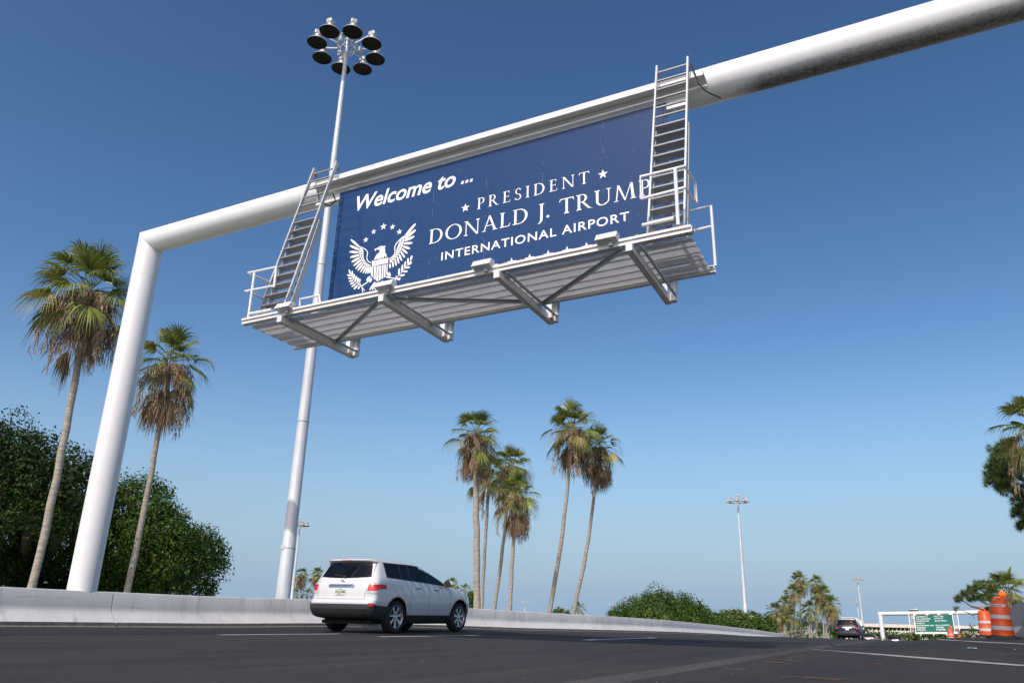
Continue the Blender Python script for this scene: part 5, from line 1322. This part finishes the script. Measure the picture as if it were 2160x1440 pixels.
a = gf(1929, 1297); b_ = gf(2008.5, 1295.5); c = gf(1932.5, 1330.5)
SX0, SX1, SZ1, SZ0 = a.x, b_.x, a.z, c.z
sl_ = lambda x: rise * (x - SX0)
def gbox(m, x0, x1, y0, y1, zb0, zb1): m.add([(x, y, z + sl_(x)) for x in (x0, x1) for y in (y0, y1) for z in (zb0, zb1)], [(0, 1, 3, 2), (4, 6, 7, 5), (0, 4, 5, 1), (2, 3, 7, 6), (0, 2, 6, 4), (1, 5, 7, 3)])
m = MB(); gbox(m, SX0, SX1, gp.y - .55, gp.y - .5, SZ0, SZ1); m.build('panel', MT['sign_green'], gs)
m = MB(); H_ = SZ1 - SZ0; W_ = SX1 - SX0
rows = [('ALLEGIANT', .01, .36, 'FRONTIER', .51, .76), ('AIR CANADA', .02, .42, 'JETBLUE', .515, .74), ('AMERICAN', .02, .36, 'SOUTHWEST', .515, .83), ('AVELO', .02, .24, None, 0, 0), ('BAHAMAS AIR', .02, .48, 'SUN COUNTRY', .52, .90), ('BREEZE', .025, .26, 'UNITED', .525, .73), ('DELTA', .025, .24, 'PORTER', .53, .77)]
for i, (l, a0, a1, r_, b0, b1) in enumerate(rows):
    zt = SZ1 - H_ * (.045 + i * .138); zb = zt - H_ * .085
    f = lambda x, z: Vector((x, gp.y - .556, z + sl_(x)))
    fit_text(m, l, SX0 + W_ * a0, SX0 + W_ * a1, zb, zt, f, bold=.02)
    if r_: fit_text(m, r_, SX0 + W_ * b0, SX0 + W_ * b1, zb, zt, f, bold=.02)
m.build('lettering', MT['sign_white'], gs, recalc=False)
m = MB(); gbox(m, SX0 - .3, SX1 + .6, gp.y - 1.7, gp.y - .5, SZ0 - .45, SZ0 - .12)
for t in (.08, .42, .76): gbox(m, SX0 + W_ * t, SX0 + W_ * t + .15, gp.y - 1.7, gp.y - .2, SZ0 - .75, SZ0 - .45)
m.build('walkway', MT['white_paint'], gs)
m = MB()
for t in (.0, .33, .64, .95): gbox(m, SX0 + W_ * t - .2, SX0 + W_ * t + .25, gp.y - .8, gp.y - .56, SZ1 - .02, SZ1 + .22)
m.build('bracket_plate', MT['sign_white'], gs)
for lab, x0, side in (('far ladder at the left end of the green airline sign', SX0 - .95, 1), ('far ladder at the right end of the green airline sign', SX1 - .05, 1)):
    ld = empty('access_ladder', (x0, gp.y - 1.2, z0)); tag(ld, lab, 'ladder', 'far gantry ladders')
    m = MB(); f = lambda x, t: Vector((x + .0 * t, gp.y - .7 - .7 * (1 - t), SZ0 - .2 + t * (H_ + .75) + sl_(x)))
    for x in (x0, x0 + .8): m.bar(f(x, 0), f(x, 1), .10, .14)
    m.build('stringer', MT['white_paint'], ld)
    m = MB()
    for i in range(14): m.bar(f(x0, (i + .5) / 14), f(x0 + .8, (i + .5) / 14), .06, .07)
    m.build('rung', MT['ladder_metal'], ld)
# ------------------------------------------------------------------ airport buildings
MT['cream_wall'] = mat('cream_wall', (0.58, 0.53, 0.45), .85, var=.05, vscale=.3)
MT['white_wall'] = mat('white_wall', (0.68, 0.67, 0.64), .8, var=.05, vscale=.3)
MT['dark_opening'] = mat('dark_opening', (0.02, 0.02, 0.022), .8)
MT['tower_glass'] = mat('tower_glass', (0.03, 0.035, 0.04), .15)
def pxbox(m, D, x0, x1, yt, yb=None, zb=None, depth=10.0, off=0.0):
    p = at_d((x0 + x1) / 2, yt, D + off); y = p.y; a = at_y(x0, yt, y); b = at_y(x1, yt, y); zt = p.z
    zl = at_y((x0 + x1) / 2, yb, y).z if yb else zb
    m.lim(a.x, b.x, y, y + depth, zl, zt); return a.x, b.x, y, zl, zt
TD = 420
tm = empty('terminal_building', at_d(1950, 1330, TD)); tag(tm, 'long low beige terminal building with dark openings behind the green sign', 'building')
zg = terr(at_d(1950, 1330, TD).x, 420) - .3
m = MB(); pxbox(m, TD, 1815, 2120, 1317.5, yb=1324.5, depth=40); pxbox(m, TD, 1815, 2120, 1331, zb=zg, depth=40, off=.5); m.build('wall', MT['cream_wall'], tm)
m = MB(); pxbox(m, TD, 1816, 2119, 1324.5, yb=1331, depth=20, off=6); m.build('opening', MT['dark_opening'], tm)
m = MB()
for x in [1822 + i * 8.5 for i in range(14)] + [1960, 1990, 2022, 2028]: pxbox(m, TD, x, x + 2.4, 1324.6, yb=1331, depth=1.2, off=1.5)
m.build('column', MT['white_wall'], tm)
m = MB()
for x, h in ((1832, 5), (1846, 2), (1850, 3), (1852.5, 2), (2070, 3)): pxbox(m, TD, x, x + (.5 if h > 3 else 2), 1317.5 - h, yb=1317.6, depth=2, off=3)
m.build('roof_equipment', MT['white_wall'], tm)
m = MB(); pxbox(m, 300, 2030, 2062, 1330.5, yb=1337, depth=10); wb = empty('service_building', at_d(2046, 1337, 300)); tag(wb, 'pale low building right of the small striped barrels', 'building'); ORG[wb] = Vector(wb.location); m.build('wall', MT['cream_wall'], wb)
m = MB(); pxbox(m, 300, 2030, 2062, 1325, yb=1330.4, depth=10, off=1); m.build('opening', MT['dark_opening'], wb)
ct = empty('control_tower', at_d(1927, 1330, 620)); tag(ct, 'control tower with dark glass cab above the far gantry beam', 'tower')
cp = at_d(1927.5, 1288, 620); k = 620 * 1.03 / F
m = MB(); m.lathe([(6.2 * k, -4.5 * k), (7.4 * k, -1.5 * k), (8.2 * k, 1.8 * k), (7.9 * k, 2.6 * k), (.01, 2.8 * k)], 12, cp); m.build('cab', MT['tower_glass'], ct)
m = MB(); m.lathe([(8.3 * k, 1.9 * k), (8.3 * k, 2.9 * k), (.01, 3.0 * k)], 12, cp); m.tube([cp + Vector((4 * k, 0, 2.8 * k)), cp + Vector((4 * k, 0, 5 * k))], .5 * k, 6); m.build('roof', MT['white_wall'], ct)
m = MB(); m.lathe([(2.8 * k, -60 * k), (2.8 * k, -17 * k), (6.5 * k, -13 * k), (7.2 * k, -8 * k), (6.6 * k, -4.5 * k), (.01, -4.5 * k)], 12, cp); m.build('shaft', MT['cream_wall'], ct)
b1 = empty('cream_building', at_d(1549, 1300, 330)); tag(b1, 'cream block above the hedge left of the tall thin mast', 'building')
m = MB(); pxbox(m, 330, 1533, 1560, 1290.5, zb=-6, depth=14); pxbox(m, 330, 1560.1, 1567, 1291.5, zb=-6, depth=12, off=.5); m.build('wall', MT['cream_wall'], b1)
m = MB(); pxbox(m, 330, 1532.5, 1560.6, 1289.8, yb=1290.6, depth=15, off=-.5); m.build('roof', MT['white_wall'], b1)
b2 = empty('white_building', at_d(1795, 1320, 380)); tag(b2, 'white building rising behind the dark blue car', 'building')
m = MB(); pxbox(m, 380, 1774, 1808, 1302, zb=-7, depth=14); pxbox(m, 380, 1808.1, 1819, 1306.5, zb=-7, depth=12, off=.8); m.build('wall', MT['white_wall'], b2)
m = MB(); pxbox(m, 380, 1802, 1806, 1305, yb=1307, depth=.5, off=-.4); pxbox(m, 380, 1811, 1812, 1308, zb=-6, depth=.5, off=.3); m.build('window', MT['dark_opening'], b2)
m = MB(); pxbox(m, 380, 1774, 1803, 1301, yb=1302.1, depth=15, off=-.5); m.build('roof', MT['white_paint'], b2)
# ------------------------------------------------------------------ striped traffic barrels
MT['barrel_orange'] = mat('barrel_orange', (0.62, 0.085, 0.012), .45, var=.08, vscale=5, stain=((.25, .06, .02), 4, .6, .9, (1, 1, 1)))
MT['reflective'] = mat('reflective', (0.55, 0.56, 0.56), .35, var=.06, vscale=8)
MT['amber_lens'] = mat('amber_lens', (0.85, 0.16, 0.01), .15, coat=.6)
MT['rubber'] = mat('rubber', (.015, .015, .015), .85)
def barrel_parts(root, lamp):
    pr = [(.275, .03), (.272, .22), (.258, .23), (.258, .34), (.262, .35), (.255, .36), (.250, .50), (.238, .51), (.238, .62), (.242, .63), (.235, .64), (.228, .78), (.214, .80), (.213, .90), (.200, .93), (.160, .975), (.10, .985), (.001, .985)]
    m = MB(); m.lathe(pr, 32); m.build('drum', MT['barrel_orange'], root, local=True, smooth=True, angle=40)
    for z0_, z1_, r0_, r1_ in ((.235, .335, .2605, .2605), (.515, .615, .2405, .2405)):
        m = MB(); m.lathe([(r0_, z0_), (r1_, z1_)], 32); m.build('reflective_band', MT['reflective'], root, local=True, smooth=True)
    m = MB(); m.lathe([(.40, 0), (.40, .05), (.29, .07), (.27, .10)], 24); m.build('rubber_base', MT['rubber'], root, local=True, smooth=True)
    m = MB(); m.tube([(-.10, 0, .97), (-.10, 0, 1.04), (-.05, 0, 1.055), (.02, 0, 1.055), (.05, 0, 1.04), (.05, 0, .97)], .025, 8); m.build('handle', MT['barrel_orange'], root, local=True, smooth=True)
    if lamp:
        m = MB(); m.lim(.06, .16, -.05, .05, .97, 1.05); lb = m.build('lamp_base', MT['barrel_orange'], root, local=True, bevel=.01)
        m = MB(); Rx = Matrix.Rotation(PI / 2, 3, 'X')
        m.lathe([(.001, -.06), (.06, -.055), (.085, -.03), (.085, .03), (.06, .055), (.001, .06)], 24, (.11, 0, 1.135), Rx); m.build('lamp_lens', MT['amber_lens'], lb, local=True, smooth=True)
        m = MB(); m.lathe([(.086, -.02), (.100, -.02), (.100, .02), (.086, .02), (.086, -.02)], 24, (.11, 0, 1.135), Rx); m.build('lamp_rim', MT['amber_lens'], lb, local=True, smooth=True)
def barrel(px, D, label, lamp, s=1.0, lab=False, tilt=0):
    p = at_d(px, 1340, D); root = empty('traffic_barrel', (p.x, p.y, zroad(p.x, p.y) - .03)); tag(root, label, 'barrel', 'orange and white striped traffic barrels'); barrel_parts(root, lamp); root.scale = (s, s, s); root.rotation_euler = (0, math.radians(tilt), math.radians(-8))
    if lab:
        m = MB(); n = 14
        rows = [[Vector((.217 * math.sin(a), -.217 * math.cos(a), z)) for z in (.82, .885)] for a in [-.95 + 1.75 * i / n for i in range(n + 1)]]
        m.grid(rows); st_ = m.build('label_strip', MT['reflective'], root, local=True, smooth=True)
        m = MB(); f = lambda x, z: Vector((.219 * math.sin(x), -.219 * math.cos(x), z)); fit_text(m, 'BARRICADES', -.80, .35, .836, .868, f, bold=.02, spacing=1.1); m.build('label_lettering', MT['seam'], st_, local=True, recalc=False)
barrel(2116, 21.5, 'large striped traffic barrel with a round amber lamp and white label strip', True, .83, True, 2)
barrel(2083, 31, 'striped traffic barrel just left of and behind the large labelled one', False, .83)
barrel(2006, 70, 'small far striped barrel with amber lamp in front of the green sign corner', True, .88)
barrel(2024, 92, 'smallest far striped barrel right of the one at the green sign corner', True, .84)
# ------------------------------------------------------------------ jersey wall at the right edge
p = at_d(2142, 1340, 23.5); jw = empty('jersey_barrier', (p.x, p.y, zroad(p.x, p.y))); tag(jw, 'grey concrete barrier end rising behind the large barrel at the right edge', 'barrier')
d = Vector((.12, -.993, 0)).normalized(); nn = Vector((-d.y, d.x, 0)); m = MB(); rows = []
for s, hs in ((0, .56), (.5, .74), (1.0, .80), (3.0, .82), (7, .82)):
    rows.append([Vector((p.x, p.y, p.z * 0 + zroad(p.x, p.y) - .05)) + d * s + nn * -a + Z3 * h * hs / .8 for a, h in ((-.3, 0), (-.3, .08), (-.14, .3), (-.09, .8), (.09, .8), (.14, .3), (.3, .08), (.3, 0))])
m.grid(rows); m.add(rows[0], [tuple(range(8))]); m.add(rows[-1], [tuple(range(8))]); m.build('wall', MT['concrete_shaded'], jw)
# ------------------------------------------------------------------ litter on the asphalt
MT['dry_needles'] = mat('dry_needles', (.095, .066, .04), .9, var=.3, vscale=40)
MT['bottle_plastic'] = mat('bottle_plastic', (.12, .15, .18), .25)
rng = random.Random(77)
TW = [(1660, 1388, .35, 'dry brown needle sprig beside the asphalt seam, nearest the white line start'), (1636, 1392, .3, 'dry brown needle sprig left of another one beside the asphalt seam'), (1732, 1424, .42, 'long dry twig at the bottom of the older asphalt'),
      (2072, 1388, .35, 'reddish dry sprig lying across the white line at right'), (1848, 1395, .15, 'short dry straw on the older asphalt below the white line'), (1545, 1406, .2, 'reddish dry sprig close to the asphalt seam'), (2128, 1376, .2, 'small dry sprig above the white line near the right edge')]
for px, py, ln, lab in TW:
    g = ground_at(px, py); o = MB()
    for i in range(5):
        a = rng.gauss(-.25, .22); c = Vector((g.x + rng.gauss(0, ln * .2), g.y + rng.gauss(0, ln * .08), 0)); L = ln * rng.uniform(.4, 1)
        e = Vector((math.cos(a), math.sin(a), 0)) * L / 2
        f = lambda q, h: Vector((q.x, q.y, zroad(q.x, q.y) - .028 + h))
        o.tube([f(c - e, .004), f(c, .012), f(c + e, .006)], .0022, 4)
    tg = o.build('dry_twig', MT['dry_needles'], None); tag(tg, lab, 'twig', 'dry twigs on the asphalt')
g = ground_at(2050, 1364); z = zroad(g.x, g.y) - .035
bt = empty('plastic_bottle', (g.x, g.y, z)); tag(bt, 'crushed bluish plastic bottle lying on the older asphalt', 'bottle')
m = MB(); dr = Vector((.96, -.28, 0)); c0 = Vector((g.x, g.y, z + .018)); m.tube([c0 - dr * .062, c0 - dr * .056, c0, c0 + dr * .03, c0 + dr * .05], [.012, .02, .012, .02, .009], 10); m.build('bottle_body', MT['bottle_plastic'], bt, smooth=True)
m = MB(); m.tube([c0 + dr * .051, c0 + dr * .062], .009, 8); m.build('cap', MT['sign_white'], bt, smooth=True)
# loose grit: more than anyone could count
m = MB(); MT['grit'] = mat('grit', (.24, .22, .20), .9, island=.7)
for i in range(900):
    t = rng.random() ** .7; y = 4.5 + 24 * t; x = rng.uniform(-9.5, 3.5) if rng.random() < .55 else seam_x(y) + rng.gauss(.1, .35)
    s = rng.uniform(.002, .006) * (1.8 if rng.random() < .06 else 1); zz = zroad(x, y) - (0 if x < seam_x(y) else .034); h = s * .8
    m.add([(x - s, y - s * .7, zz), (x + s, y - s * .5, zz), (x + s * .3, y + s, zz), (x + s * .2, y, zz + h)], [(0, 1, 3), (1, 2, 3), (2, 0, 3)])
tag(m.build('road_grit', MT['grit'], None), 'loose pale grit scattered over the asphalt', 'grit', kind='stuff')
